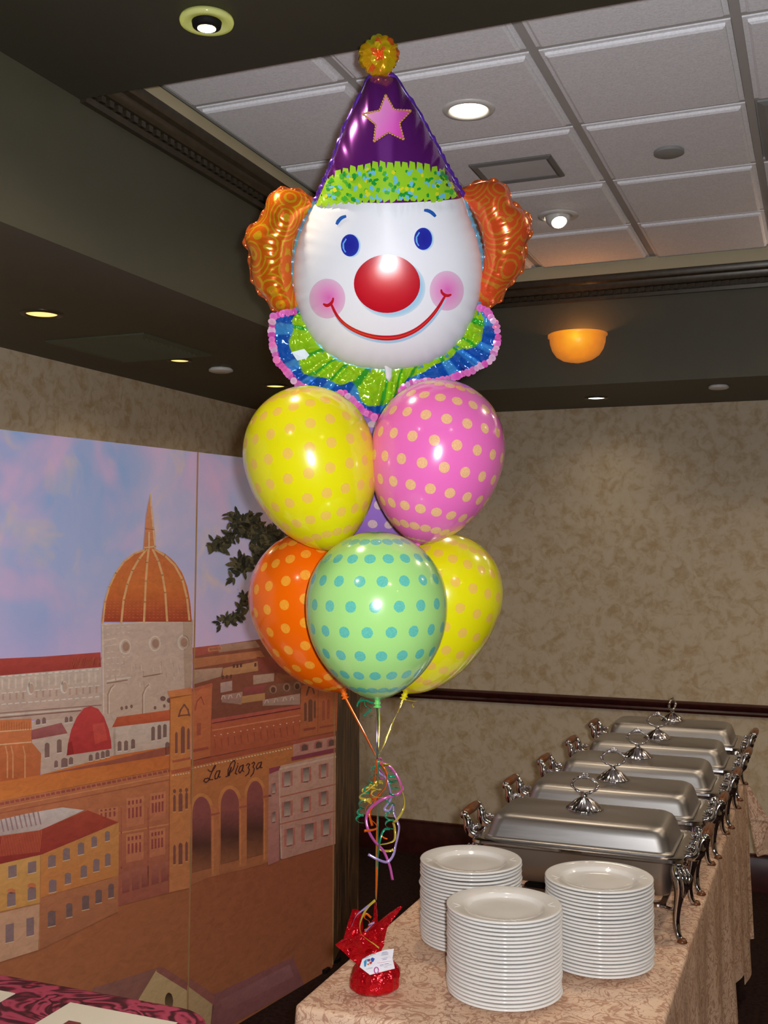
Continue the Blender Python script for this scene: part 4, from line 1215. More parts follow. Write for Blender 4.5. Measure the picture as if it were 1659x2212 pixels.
# pompom
pm = MB(); nt = 72; R = []
PC = (819, 122)
random.seed(5)
lob = [random.uniform(.93, 1.08) for _ in range(18)]
def prad(th): 
    f = th / (2 * PI) * 18; i = int(f) % 18; g_ = f - int(f)
    b_ = lob[i] * (1 - g_) + lob[(i + 1) % 18] * g_
    return 43 * b_ * (1 + .07 * abs(math.sin(f * PI)) - .04)
for side in (1, -1):
    R = []
    for i in range(13):
        r = math.sin(PI / 2 * i / 12) if i else .01
        R.append([cl(PC[0] + prad(2 * PI * j / nt) * r * math.cos(2 * PI * j / nt), PC[1] - prad(2 * PI * j / nt) * 1.06 * r * math.sin(2 * PI * j / nt), .001 + side * (.030 * (max(0, 1 - r ** 2)) ** .5 + .0035 * (1 - r) * math.sin(9 * r + 5 * j * 2 * PI / nt))) for j in range(nt)])
    b0 = len(pm.f); pm.rings(R, True, True)
    if side < 0: pm.f[b0:] = [tuple(reversed(f)) for f in pm.f[b0:]]
def pommat():
    t = NT('pompom_foil'); co = t.coord()
    c = t.vor(co, 58, out='Color'); k = t.sep(c)
    t.set(t.ramp(k[0], [(0.0, S(226, 170, 20)), (0.35, S(236, 196, 40)), (0.55, S(240, 110, 40)), (0.75, S(214, 180, 20)), (0.95, S(196, 190, 40))], 'CONSTANT'), 0.18, 0.45, 0.6)
    t.bump(t.vor(co, 58), 0.4, 0.01)
    return t.m
part('pompom', pm, pommat(), clown)
# hair
def resample(P, n):
    P = [V((p[0], p[1], 0)) for p in P]
    seg = [(P[i + 1] - P[i]).length for i in range(len(P) - 1)]; T = sum(seg); out = []
    for k in range(n):
        t_ = T * k / (n - 1); i = 0
        while i < len(seg) - 1 and t_ > seg[i]: t_ -= seg[i]; i += 1
        q = P[i].lerp(P[i + 1], min(1, t_ / seg[i])); out.append((q.x, q.y))
    return out
def smooth2(P, it=2):
    for _ in range(it):
        Q = [P[0]]
        for i in range(len(P) - 1):
            Q += [(P[i][0] * .75 + P[i + 1][0] * .25, P[i][1] * .75 + P[i + 1][1] * .25), (P[i][0] * .25 + P[i + 1][0] * .75, P[i][1] * .25 + P[i + 1][1] * .75)]
        P = Q + [P[-1]]
    return P
def hairmat(name, a_, b_, dx0):
    t = NT(name); co = t.coord()
    cells = t.new('ShaderNodeTexVoronoi', feature='F1'); t.put(cells.inputs['Vector'], t.mp(co, loc=(dx0, .03, .02))); cells.inputs['Scale'].default_value = 15.0
    rings = t.math('SINE', t.math('MULTIPLY', cells.outputs['Distance'], 42.0))
    braid = t.noise(co, 300, 1)
    f = t.ramp(t.math('ADD', rings, t.math('MULTIPLY', t.math('SUBTRACT', braid, .5), 1.0)), [(0.35, (0, 0, 0)), (0.6, (1, 1, 1))])
    t.set(t.mix(f, S(*a_), S(*b_)), 0.2, 0.45, 0.6)
    t.b.inputs['Coat Weight'].default_value = 0.5; t.b.inputs['Coat Roughness'].default_value = 0.06
    t.bump(t.noise(co, 24, 2, .5, .5), 0.2, 0.010)
    return t.m
def hair(outer, inner, mat, name):
    n, ms = 60, 16
    O, I = resample(smooth2(outer, 2), n), resample(smooth2(inner, 2), n)
    m = MB()
    for side in (1, -1):
        R = []
        for k in range(n):
            t_ = k / (n - 1); prof = max(0.02, math.sin(PI * t_)) ** .55
            wd = math.dist(O[k], I[k]) * PXM / 2
            T_ = min(.052, wd * .95) * min(1, prof * 1.2)
            row = []
            for j in range(ms + 1):
                s_ = .5 - .5 * math.cos(PI * j / ms)
                x, y = O[k][0] * (1 - s_) + I[k][0] * s_, O[k][1] * (1 - s_) + I[k][1] * s_
                h = T_ * max(0, 1 - (2 * s_ - 1) ** 2) ** .55
                h *= 1 + .06 * math.sin(k * .42) * (1 if side > 0 else 0) + .025 * math.sin(k * 2.1 + 6 * s_)
                row.append(cl(x, y, side * h - .004))
            R.append(row)
        b0 = len(m.f); m.rings(R, False)
        a_, b_, c_ = m.f[b0 + 40][:3]
        nn = (m.v[b_] - m.v[a_]).cross(m.v[c_] - m.v[a_])
        if nn.dot(Wv) * side < 0: m.f[b0:] = [tuple(reversed(f)) for f in m.f[b0:]]
    o = part(name, m, mat, clown)
    # scalloped weld round the outer edge
    f = MB(); A, B_, C2 = [], [], []
    cx, cy = sum(p[0] for p in O) / n, sum(p[1] for p in O) / n
    for k in range(n):
        for q in (0, .5):
            if k == n - 1 and q: continue
            p = (O[k][0] * (1 - q) + O[min(k + 1, n - 1)][0] * q, O[k][1] * (1 - q) + O[min(k + 1, n - 1)][1] * q)
            d_ = math.hypot(p[0] - cx, p[1] - cy); w = 4.5 + 2.5 * math.sin((k + q) * 1.3)
            A.append(cl(p[0], p[1], -.003)); e = (p[0] + (p[0] - cx) / d_ * w, p[1] + (p[1] - cy) / d_ * w)
            B_.append(cl(*e, -.004 + .004 * math.sin((k + q) * 1.9))); C2.append(cl(*e, -.0048 + .004 * math.sin((k + q) * 1.9)))
    f.rings([A, B_, C2], False)
    part('seam', f, plain('orange_foil_edge', S(232, 112, 52), 0.18, 0.6), o)
hl_o = [(678, 443), (668, 424), (648, 413), (627, 408), (605, 408), (588, 415), (576, 434), (570, 458), (560, 476), (540, 492), (529, 510), (529, 526), (540, 546), (540, 585), (546, 610), (556, 628), (576, 646), (584, 664), (598, 674), (620, 676), (640, 681), (652, 676)]
hl_i = [(682, 441), (672, 450), (660, 470), (650, 488), (642, 510), (635, 536), (631, 577), (633, 610), (637, 636), (646, 658), (654, 672)]
hr_o = [(992, 420), (1008, 404), (1029, 395), (1052, 390), (1074, 391), (1094, 400), (1103, 420), (1108, 441), (1124, 449), (1140, 462), (1148, 482), (1147, 504), (1134, 530), (1135, 558), (1130, 580), (1115, 602), (1094, 620), (1089, 642), (1075, 656), (1057, 661), (1036, 660), (1020, 656)]
hr_i = [(994, 420), (1006, 436), (1018, 455), (1029, 478), (1040, 508), (1045, 545), (1043, 575), (1038, 600), (1028, 626), (1018, 650)]
hair(hl_o, hl_i, hairmat('gold_swirl_foil', (232, 110, 22), (222, 170, 30), 0.0), 'hair')
hair(hr_o, hr_i, hairmat('orange_swirl_foil', (240, 92, 40), (222, 140, 44), 0.11), 'hair')
# printed face
random.seed(9)
def ellipse(x, y, rx, ry, n=40, rot=0.0):
    return [(x + rx * math.cos(a_) * math.cos(rot) - ry * math.sin(a_) * math.sin(rot), y + rx * math.cos(a_) * math.sin(rot) + ry * math.sin(a_) * math.cos(rot)) for a_ in [2 * PI * k / n for k in range(n)]]
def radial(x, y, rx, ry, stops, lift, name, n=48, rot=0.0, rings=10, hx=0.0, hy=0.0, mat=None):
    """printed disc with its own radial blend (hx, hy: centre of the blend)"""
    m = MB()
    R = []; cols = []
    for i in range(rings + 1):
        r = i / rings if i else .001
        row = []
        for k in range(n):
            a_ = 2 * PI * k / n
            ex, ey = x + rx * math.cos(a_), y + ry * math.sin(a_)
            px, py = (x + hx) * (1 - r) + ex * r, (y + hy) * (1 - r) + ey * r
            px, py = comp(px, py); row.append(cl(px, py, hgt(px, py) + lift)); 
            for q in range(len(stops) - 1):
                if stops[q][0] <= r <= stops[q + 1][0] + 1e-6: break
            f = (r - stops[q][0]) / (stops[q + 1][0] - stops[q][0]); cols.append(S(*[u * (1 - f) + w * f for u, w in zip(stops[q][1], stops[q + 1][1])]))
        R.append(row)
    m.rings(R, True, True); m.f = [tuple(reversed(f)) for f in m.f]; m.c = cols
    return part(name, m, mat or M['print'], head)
radial(707, 645, 39, 43, [(0, (226, 110, 190)), (.45, (232, 150, 205)), (1, (228, 190, 216))], .0010, 'cheek', hx=4, hy=-2)
radial(965, 628, 37, 43, [(0, (226, 110, 190)), (.45, (232, 150, 205)), (1, (228, 190, 216))], .0010, 'cheek', hx=2, hy=-2)
radial(844, 622, 75, 64, [(0, (150, 200, 232)), (.9, (170, 210, 236)), (1, (205, 224, 238))], .0010, 'nose_shadow')
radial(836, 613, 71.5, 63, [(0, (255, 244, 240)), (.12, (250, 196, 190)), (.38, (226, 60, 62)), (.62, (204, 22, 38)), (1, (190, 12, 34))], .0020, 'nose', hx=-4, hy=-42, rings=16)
for (x, y) in ((756, 530), (914, 516)):
    radial(x + 3.5, y + 1, 20, 25, [(0, (150, 200, 236)), (.85, (170, 214, 240)), (1, (206, 226, 240))], .0010, 'eye_shadow')
    e = radial(x, y, 19.5, 24, [(0, (34, 38, 150)), (.8, (38, 44, 164)), (1, (40, 60, 180))], .0018, 'eye')
    patch([(x - 12 + q[0], y + q[1]) for q in ((3, -15), (5, -13), (-1, -3), (0, 8), (4, 15), (1, 15), (-4, 6), (-4, -4))], .0026, M['print'], 'eye_glint', e, (110, 180, 236), maxe=5)
def thick(pts, ws, col, lift, name, parent=None):
    pts = smooth2(pts, 2); n = len(pts); L_, R_ = [], []
    for i, p in enumerate(pts):
        q0, q1 = pts[max(0, i - 1)], pts[min(n - 1, i + 1)]
        d_ = math.hypot(q1[0] - q0[0], q1[1] - q0[1]) or 1
        nx, ny = -(q1[1] - q0[1]) / d_, (q1[0] - q0[0]) / d_
        t_ = i / (n - 1) * (len(ws) - 1); k = min(int(t_), len(ws) - 2); w = ws[k] * (1 - t_ + k) + ws[k + 1] * (t_ - k)
        L_.append((p[0] + nx * w / 2, p[1] + ny * w / 2)); R_.append((p[0] - nx * w / 2, p[1] - ny * w / 2))
    m = MB()
    L_ = [comp(*q) for q in L_]; R_ = [comp(*q) for q in R_]
    A = [cl(x, y, hgt(x, y) + lift) for x, y in L_]; C_ = [cl((a_[0] + b_[0]) / 2, (a_[1] + b_[1]) / 2, hgt((a_[0] + b_[0]) / 2, (a_[1] + b_[1]) / 2) + lift) for a_, b_ in zip(L_, R_)]; B_ = [cl(x, y, hgt(x, y) + lift) for x, y in R_]
    m.rings([A, C_, B_], False)
    a_, b_, c_ = m.f[0][:3]
    if (m.v[b_] - m.v[a_]).cross(m.v[c_] - m.v[a_]).dot(Wv) < 0: m.f = [tuple(reversed(f)) for f in m.f]
    m.c = [S(*col)] * len(m.v)
    return part(name, m, M['print'], parent or head)
mouth = [(714, 654), (728, 684), (748, 704), (776, 719), (806, 728), (838, 731), (868, 727), (900, 713), (926, 691), (946, 666), (961, 640)]
thick([(x + 2, y + 5) for x, y in mouth], [5, 10, 13, 10, 5], (170, 208, 236), .0010, 'mouth_shadow')
mo = thick(mouth, [4.5, 8, 11, 8.5, 4.5], (196, 24, 40), .0018, 'mouth')
thick(mouth[1:-1], [1.2, 2, 2.6, 2, 1.2], (222, 70, 40), .0026, 'mouth_line', mo)
thick([(698, 656), (706, 661), (714, 657), (719, 650), (720, 643)], [2.5, 7, 7, 5, 3], (196, 24, 40), .0020, 'smile_end', mo)
thick([(953, 625), (954, 632), (961, 638), (968, 639), (975, 636)], [3, 5, 7, 6, 2.5], (196, 24, 40), .0020, 'smile_end', mo)
thick([(727, 485), (731, 477), (738, 470), (748, 467)], [5, 8, 7.5, 5], (36, 92, 176), .0014, 'eyebrow')
thick([(916, 454), (925, 455), (934, 460), (941, 468)], [5, 7.5, 8, 5], (36, 92, 176), .0014, 'eyebrow')
# collar: crumpled flat foil fanned out under the chin
NK, nr = 200, 40
inn = resample([(652, 672), (664, 706), (690, 744), (730, 775), (780, 792), (838, 797), (895, 790), (945, 772), (985, 738), (1012, 700), (1022, 664)], NK)
outp = resample([(640, 672), (612, 676), (590, 682), (583, 712), (586, 745), (598, 780), (623, 812), (648, 836), (680, 846), (721, 857), (741, 846), (756, 862), (785, 893), (824, 907), (838, 892), (850, 868), (862, 858), (872, 832), (905, 826), (940, 823), (984, 815), (1022, 800), (1061, 780), (1074, 752), (1076, 728), (1072, 700), (1050, 668), (1032, 664)], NK)
def pw(t_, pts):
    for (a_, va), (b_, vb) in zip(pts, pts[1:]):
        if a_ <= t_ <= b_: return va + (vb - va) * (t_ - a_) / (b_ - a_)
    return pts[-1][1]
def tri(q): q = q % 1.0; return 4 * abs(q - .5) - 1
m = MB(); R = []; cols = []
random.seed(21)
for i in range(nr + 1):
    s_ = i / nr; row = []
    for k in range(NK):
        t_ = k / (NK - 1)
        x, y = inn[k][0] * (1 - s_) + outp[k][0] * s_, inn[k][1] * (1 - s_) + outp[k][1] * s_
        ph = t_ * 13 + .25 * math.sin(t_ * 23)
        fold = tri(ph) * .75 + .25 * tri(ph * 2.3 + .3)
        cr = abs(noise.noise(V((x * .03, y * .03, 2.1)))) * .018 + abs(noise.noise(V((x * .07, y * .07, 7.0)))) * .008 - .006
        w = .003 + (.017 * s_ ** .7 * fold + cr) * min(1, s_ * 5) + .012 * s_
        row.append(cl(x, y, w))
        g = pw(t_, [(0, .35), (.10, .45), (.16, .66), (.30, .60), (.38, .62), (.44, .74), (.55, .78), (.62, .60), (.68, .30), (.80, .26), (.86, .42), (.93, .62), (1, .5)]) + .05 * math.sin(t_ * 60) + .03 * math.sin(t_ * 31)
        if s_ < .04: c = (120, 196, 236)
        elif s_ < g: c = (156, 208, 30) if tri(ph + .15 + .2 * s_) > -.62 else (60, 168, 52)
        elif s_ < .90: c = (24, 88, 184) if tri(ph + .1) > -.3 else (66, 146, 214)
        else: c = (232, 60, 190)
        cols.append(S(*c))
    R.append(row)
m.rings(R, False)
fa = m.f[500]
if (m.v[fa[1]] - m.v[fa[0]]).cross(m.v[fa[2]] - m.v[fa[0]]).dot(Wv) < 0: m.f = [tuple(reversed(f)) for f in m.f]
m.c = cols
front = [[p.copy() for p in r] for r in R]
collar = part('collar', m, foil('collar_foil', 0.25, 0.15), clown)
sq = MB()
for k in range(0, NK, 2):
    p = front[nr - 3][k]; o_ = front[nr][k]
    c = p.lerp(o_, .45); r_ = .0082 + .0012 * math.sin(k * 2.3)
    tx = (front[nr][min(NK - 1, k + 2)] - front[nr][max(0, k - 2)]).normalized(); ty = Wv.cross(tx).normalized()
    n_ = tx.cross(ty); n_ = n_ if n_.dot(Wv) > 0 else -n_
    lift = .003 + .0006 * (k % 3)
    ring = [c + tx * (r_ * math.cos(a_)) + ty * (r_ * math.sin(a_)) + n_ * lift for a_ in [2 * PI * q / 14 for q in range(14)]]
    b_ = len(sq.v); sh = random.choice([(246, 130, 214), (240, 104, 204), (250, 160, 226), (246, 130, 214), (250, 200, 236)])
    sq.v += ring + [c + n_ * (lift + .0008)]; sq.c += [S(*sh)] * 14 + [S(*[v * .9 for v in sh])]
    for q in range(14): sq.f.append((b_ + q, b_ + (q + 1) % 14, b_ + 14))
part('sequin_trim', sq, printed('sequin', .12, .2), collar, kind='stuff')
# filling tail under the chin and the small white warning label on the collar
m = MB(); pts = [cl(838, 770, .035), cl(839, 790, .016), cl(840, 812, .012), cl(841, 822, .010)]; m.tube(pts, [.012, .011, .009, .004], 10, True, .5); part('valve', m, M['foil_white'], clown)
m = MB(); lp = [(633, 758), (660, 751), (671, 764), (664, 772), (645, 776)]
def collar_w(x, y): return .034
m.add([cl(x, y, .040 - .0005 * q) for q, (x, y) in enumerate(lp)] + [cl(x, y, .0394 - .0005 * q) for q, (x, y) in enumerate(lp)], [(4, 3, 2, 1, 0), (5, 6, 7, 8, 9)] + [(q, (q + 1) % 5, 5 + (q + 1) % 5, 5 + q) for q in range(5)])
part('printed_tag', m, plain('tag_pale_blue', S(214, 232, 242), 0.3), collar, False)
# ------------------------------------------------------------------ ribbons
def catmull(P, sub=6):
    P = [V(p) for p in P]; Q = [P[0] * 2 - P[1]] + P + [P[-1] * 2 - P[-2]]; out = []
    for i in range(1, len(Q) - 2):
        for k in range(sub):
            t_ = k / sub
            out.append(.5 * ((2 * Q[i]) + (Q[i + 1] - Q[i - 1]) * t_ + (2 * Q[i - 1] - 5 * Q[i] + 4 * Q[i + 1] - Q[i + 2]) * t_ ** 2 + (3 * Q[i] - Q[i - 1] - 3 * Q[i + 1] + Q[i + 2]) * t_ ** 3))
    out.append(P[-1]); return out
def ribbon(mb, P, w=.0048, twist=0.0, phase=0.0, sub=6, taper=True):
    P = catmull(P, sub) if sub > 1 else [V(p) for p in P]
    A, B_ = [], []; ref = None
    n = len(P)
    for i, p in enumerate(P):
        t_ = (P[min(i + 1, n - 1)] - P[max(i - 1, 0)])
        t_ = t_.normalized() if t_.length > 1e-9 else V((0, 0, 1))
        if ref is None: ref = CF.cross(t_); ref = ref.normalized() if ref.length > 1e-3 else t_.orthogonal().normalized()
        ref = (ref - t_ * ref.dot(t_)).normalized()
        b = t_.cross(ref); a_ = phase + twist * i / max(1, n - 1)
        side = ref * math.cos(a_) + b * math.sin(a_)
        A.append(p + side * w / 2); B_.append(p - side * w / 2)
    nn = []
    for i in range(n):
        t_ = (P[min(i + 1, n - 1)] - P[max(i - 1, 0)]); q = t_.cross(A[i] - B_[i]); nn.append(q.normalized() * .00015 if q.length > 1e-12 else V((0, 0, 0)))
    rows = [[a_ + q, b_ + q, b_ - q, a_ - q] for a_, b_, q in zip(A, B_, nn)]
    mb.rings(rows, True, True, True)
def helix(P, r, turns, n=None, squash=1.0):
    P = catmull(P, 8); n = n or int(turns * 16); out = []
    for i in range(n + 1):
        t_ = i / n * (len(P) - 1); k = min(int(t_), len(P) - 2); p = P[k].lerp(P[k + 1], t_ - k)
        a_ = 2 * PI * turns * i / n
        out.append(p + CR * (r * math.cos(a_)) + CF * (r * math.sin(a_)) + CU * (r * .15 * math.sin(a_)))
    return out
def rmat(name, c): return plain(name, S(*c), 0.16, 0.35, 0.6, var=0.03, Coat_Weight=0.4, Coat_Roughness=0.05)
RM = dict(orange=rmat('orange_ribbon', (240, 104, 20)), green=rmat('green_ribbon', (30, 150, 110)), gold=rmat('gold_ribbon', (214, 190, 70)), pink=rmat('pink_ribbon', (214, 100, 180)), lav=rmat('lavender_ribbon', (186, 162, 222)))
def KR(l, d=2.36, j=0.0): return [dep(700 + x / 4.608, 1480 + y / 4.608, d + j * math.sin(i * 1.7)) for i, (x, y) in enumerate(l)]
KNOT = dep(815, 1640, 2.345)
WT = V((-0.904, 2.213, .752))
TIE = dep(812, 1944, 2.358)
def tether(bl, mat, wig=0.0, w=.0048, tw=2.0, via=None):
    t, tip = bl
    if via:
        m = MB(); ribbon(m, [tip] + via + [KNOT + CR * wig * .1], w, tw); part('ribbon', m, mat, t); return
    m = MB(); mid = tip.lerp(KNOT, .5) + CR * wig
    ribbon(m, [tip, tip.lerp(KNOT, .25) + CR * wig * .6, mid, KNOT.lerp(tip, .25) + CR * wig * .6, KNOT + CR * wig * .1], w, tw)
    part('ribbon', m, mat, t)
tether(B['orange'], RM['orange'], 0, .0055, 1.2)
tether(B['yellow2'], RM['gold'], 0, .0052, 5.5)
tether(B['green'], RM['green'], .0015, .0046, 3)
tether(B['pink'], RM['pink'], .002, .0046, 4, [dep(838, 1350, 2.42), dep(818, 1530, 2.37)])
tether(B['purple'], RM['lav'], -.003, .0046, 3, [dep(815, 1350, 2.45), dep(815.5, 1530, 2.372)])
tether(B['yellow'], RM['gold'], -.002, .0044, 4, [dep(800, 1350, 2.42), dep(819, 1530, 2.368)])
m = MB(); ribbon(m, [cl(840, 815, .004), dep(838, 900, 2.52), dep(832, 1030, 2.69), dep(826, 1250, 2.56), dep(820, 1540, 2.38), KNOT + CF * .003], .0044, 5); part('ribbon', m, RM['lav'], clown)
# below the knot two ribbons run down to the weight
for key, off, mt in (('orange', -.0012, 'orange'), ('green', .0016, 'green')):
    m = MB(); ribbon(m, [KNOT + CR * off, dep(817 + off * 500, 1720, 2.36), dep(815 + off * 900, 1800, 2.36), dep(814 + off * 500, 1880, 2.359), TIE + CR * off * .3], .0042, 3.5, .6); part('ribbon_tail', m, RM[mt], B[key][0])
def curls(key, mat, paths, name='ribbon_curl'):
    for (P, w, tw, ph) in paths:
        m = MB(); ribbon(m, P, w, tw, ph, sub=6 if len(P) < 40 else 1); part(name, m, mat, B[key][0])
curls('pink', RM['pink'], [
    (KR([(515, 740), (560, 730), (585, 765), (560, 780), (530, 740)], 2.355, .006), .0046, 1, .4),
    (KR([(520, 760), (640, 800), (710, 880), (760, 980), (778, 1040), (730, 1085), (620, 1120), (540, 1160), (450, 1240), (420, 1330), (440, 1440), (500, 1550), (590, 1650), (650, 1790), (682, 1940)], 2.352, .004), .0060, .5, .1),
    (KR([(525, 790), (545, 830), (600, 900), (570, 930), (540, 900)], 2.352, .006), .0042, 2, 0)])
curls('yellow2', RM['gold'], [
    (KR([(530, 760), (610, 790), (660, 795), (710, 870), (770, 1030), (805, 1150), (790, 1240), (730, 1335), (690, 1370)], 2.348, .006), .0052, 2.4, .2),
    (KR([(690, 1370), (705, 1440), (700, 1540), (630, 1575), (550, 1592), (570, 1640), (640, 1652), (690, 1640)], 2.358, .006), .0052, 1.5, .1),
    (helix(KR([(540, 980), (450, 1030), (400, 1100), (450, 1170)]), .010, 3.5), .0046, 0, 0),
    (helix([B['yellow2'][1], B['yellow2'][1] + CR * .016 - CU * .006, B['yellow2'][1] + CR * .028 - CU * .020], .008, 1.6), .0034, 0, 0)])
curls('yellow', RM['gold'], [
    (KR([(530, 1000), (500, 990), (430, 1050), (350, 1110), (420, 1140), (470, 1180)], 2.35, .006), .0048, 2, .2),
    (helix(KR([(530, 960), (520, 1060), (540, 1140)]), .011, 2.5), .0044, 0, 0)])
curls('orange', RM['orange'], [
    (KR([(520, 735), (590, 820), (625, 900), (615, 1000), (560, 1080), (470, 1160), (410, 1235), (440, 1310), (520, 1390), (510, 1435), (400, 1452)], 2.346, .007), .0060, 2.0, .3),
    (KR([(520, 790), (500, 950), (460, 1090), (500, 1130), (545, 1080), (490, 1200), (455, 1290), (480, 1400)], 2.352, .008), .0054, 2, .8),
    (KR([(570, 1500), (600, 1522), (630, 1532)], 2.362), .0034, 0, .2)])
curls('green', RM['green'], [
    (helix(KR([(560, 800), (660, 880), (690, 960), (690, 1060), (660, 1180), (655, 1300), (655, 1430)], 2.36), .0095, 9), .0046, 0, 0),
    (helix(KR([(520, 800), (470, 960), (400, 1110), (370, 1240), (350, 1370)], 2.36), .0075, 7), .0046, 0, 0),
    (KR([(655, 1430), (600, 1440), (565, 1510), (550, 1600), (540, 1690)], 2.352, .004), .0048, 1, .3),
    (KR([(490, 180), (400, 150), (345, 170), (330, 215), (350, 150), (395, 130), (410, 200), (470, 238)], 2.15, .006), .0034, 1, .2),
    (KR([(470, 238), (400, 300), (380, 300), (430, 322), (480, 300)], 2.16, .006), .0034, 1, .2)])
curls('purple', RM['lav'], [
    (KR([(525, 780), (545, 870), (600, 910), (640, 990), (665, 1110), (640, 1170), (600, 1230), (650, 1250), (690, 1190), (700, 1280), (745, 1400), (735, 1500), (712, 1600), (690, 1690), (630, 1760), (540, 1738), (440, 1685)], 2.355, .007), .0056, 2.2, .2)])

# ------------------------------------------------------------------ balloon weight with card
def redfoil():
    t = NT('red_foil'); co = t.coord()
    t.set(t.ramp(t.noise(co, 30, 2), [(0.3, S(190, 6, 22)), (0.7, S(222, 18, 34))]), 0.16, 0.62, 0.6)
    t.bump(t.noise(co, 48, 3, .55, 1.0), 0.55, 0.012)
    return t.m
M['red'] = redfoil()
wt = thing('balloon_weight', 'red foil wrapped balloon weight on the corner of the buffet cloth', 'balloon weight', tuple(WT))
m = MB(); R = []
NECK = WT + V((0.012, 0.006, .078))
for i in range(15):
    t_ = i / 14
    z = .078 * t_; r = .054 * (1 - .25 * (1 - min(1, t_ * 6)) ** 2) * (1 - max(0, (t_ - .42) / .58) ** 1.6 * .84)
    row = []
    for j in range(56):
        a_ = 2 * PI * j / 56
        pl = 1 + (.05 + .16 * t_) * (math.sin(a_ * 9 + 1.5 * math.sin(3 * a_)) * .5 + .5 * math.sin(a_ * 14 + 2)) * .5
        pl += .06 * noise.noise(V((math.cos(a_) * 2, math.sin(a_) * 2, t_ * 4)))
        row.append(WT + V((0.012 * t_, .006 * t_, 0)) + V((r * pl * math.cos(a_), r * .92 * pl * math.sin(a_), z + .003 * math.sin(a_ * 5) * t_)))
    R.append(row)
m.rings(R, True, True, True); part('foil_bag', m, M['red'], wt, True, 50)
def kw(x, y, j=0.0): return dep(600 + x / 4.608, 1900 + y / 4.608, 2.352 + j)
def petal(rows, name='foil_petal'):
    """rows of points from the gathered neck to the tip, creased foil sheet"""
    m = MB(); R = []
    for i in range(len(rows) - 1):
        for q in range(4):
            f = q / 4; R.append([rows[i][k].lerp(rows[i + 1][k], f) for k in range(len(rows[i]))])
    R.append(rows[-1])
    RR = []
    for i, r in enumerate(R):
        row = []
        for k in range(len(r) - 1):
            for q in range(4):
                p = r[k].lerp(r[k + 1], q / 4); row.append(p + CF * (.006 * noise.noise(p * 60) * (1 if i > 1 else .3)))
        row.append(r[-1]); RR.append(row)
    m.rings(RR, False)
    nb = len(m.v)
    m.v += [p + CF * .0008 for p in m.v]; m.f += [tuple(reversed([i + nb for i in f])) for f in m.f]
    part(name, m, M['red'], wt, False)
petal([[kw(860, 900), kw(900, 905, -.006), kw(960, 905)], [kw(720, 780), kw(880, 760, -.012), kw(1000, 750)], [kw(570, 650), kw(820, 600, -.020), kw(1060, 655)], [kw(640, 600), kw(850, 560, -.018), kw(1062, 540)], [kw(760, 560), kw(860, 520, -.014), kw(1080, 480)]])
petal([[kw(860, 880, .01), kw(900, 880, .004), kw(930, 880, .008)], [kw(640, 640, .006), kw(720, 600, -.004), kw(830, 600, .004)], [kw(690, 460, .012), kw(760, 450, .004), kw(850, 470, .012)], [kw(745, 292, .016), kw(790, 296, .012), kw(835, 322, .016)]])
petal([[kw(920, 880, .008), kw(960, 880, .002), kw(990, 880, .006)], [kw(950, 640, .002), kw(1010, 620, -.008), kw(1062, 600, .004)], [kw(860, 540, .000), kw(1000, 440, -.008), kw(1090, 480, .006)], [kw(1050, 380, .010), kw(1110, 350, .006), kw(1130, 420, .012)], [kw(1180, 285, .018), kw(1215, 270, .016), kw(1242, 275, .018)]])
petal([[kw(890, 880, .02), kw(930, 880, .016), kw(960, 880, .02)], [kw(820, 560, .026), kw(930, 540, .020), kw(1000, 560, .026)], [kw(950, 400, .026), kw(972, 390, .022), kw(996, 410, .026)], [kw(962, 225, .03), kw(974, 215, .028), kw(984, 228, .03)]])
# curled ribbon ends in the foil
for P, mt in (([(970, 205), (900, 270), (850, 350), (815, 450), (830, 540), (900, 600), (960, 640), (1010, 680)], 'gold'), ([(960, 215), (850, 300), (780, 360), (735, 470)], 'lav'), ([(930, 380), (880, 340), (860, 380), (910, 420), (900, 480), (860, 500)], 'orange'), ([(870, 520), (930, 460), (960, 430), (900, 450)], 'lav')):
    m = MB(); ribbon(m, [kw(x, y, -.022 - .002 * math.sin(i)) for i, (x, y) in enumerate(P)], .0052 if mt == 'gold' else .0042, 1.6, .3); part('tie_ribbon', m, RM[mt], wt)
# business card
card_px = [(783, 2071), (798, 2063), (830, 2052), (851, 2049), (848, 2070), (853, 2092), (826, 2099), (799, 2106), (777, 2089)]
def kc(x, y, l=0.0): return dep(x, y, 2.300 - l + .00012 * (x - 800) + .0000035 * (x - 815) ** 2)
m = MB(); n9 = len(card_px)
m.add([kc(*p) for p in card_px] + [kc(p[0], p[1], -.0006) for p in card_px], [tuple(reversed(range(n9))), tuple(range(n9, 2 * n9))] + [(i, (i + 1) % n9, n9 + (i + 1) % n9, n9 + i) for i in range(n9)])
cardm = plain('card_stock', S(236, 234, 240), 0.4)
card = part('business_card', m, cardm, wt, False, label='white printed business card tied to the weight')
bd = V(dep(800, 2090, 2.3) - dep(790, 2090, 2.3)).normalized()
def cprint(name, polys, kind=None):
    m = MB()
    for pts, c in polys:
        ws = [kc(*p, .0004) for p in pts]
        if (ws[1] - ws[0]).cross(ws[2] - ws[0]).dot(CF) > 0: ws.reverse()
        m.add(ws, [tuple(range(len(ws)))], [S(*c)] * len(ws))
    part(name, m, M['print'], card, False, kind=kind)
def KC(x, y): return (740 + x / 11.85, 2010 + y / 11.85)
def cq(x0, y0, x1, y1, sl=-.28): return [KC(x0, y0), KC(x1, y0 + (x1 - x0) * sl), KC(x1, y1 + (x1 - x0) * sl), KC(x0, y1)]
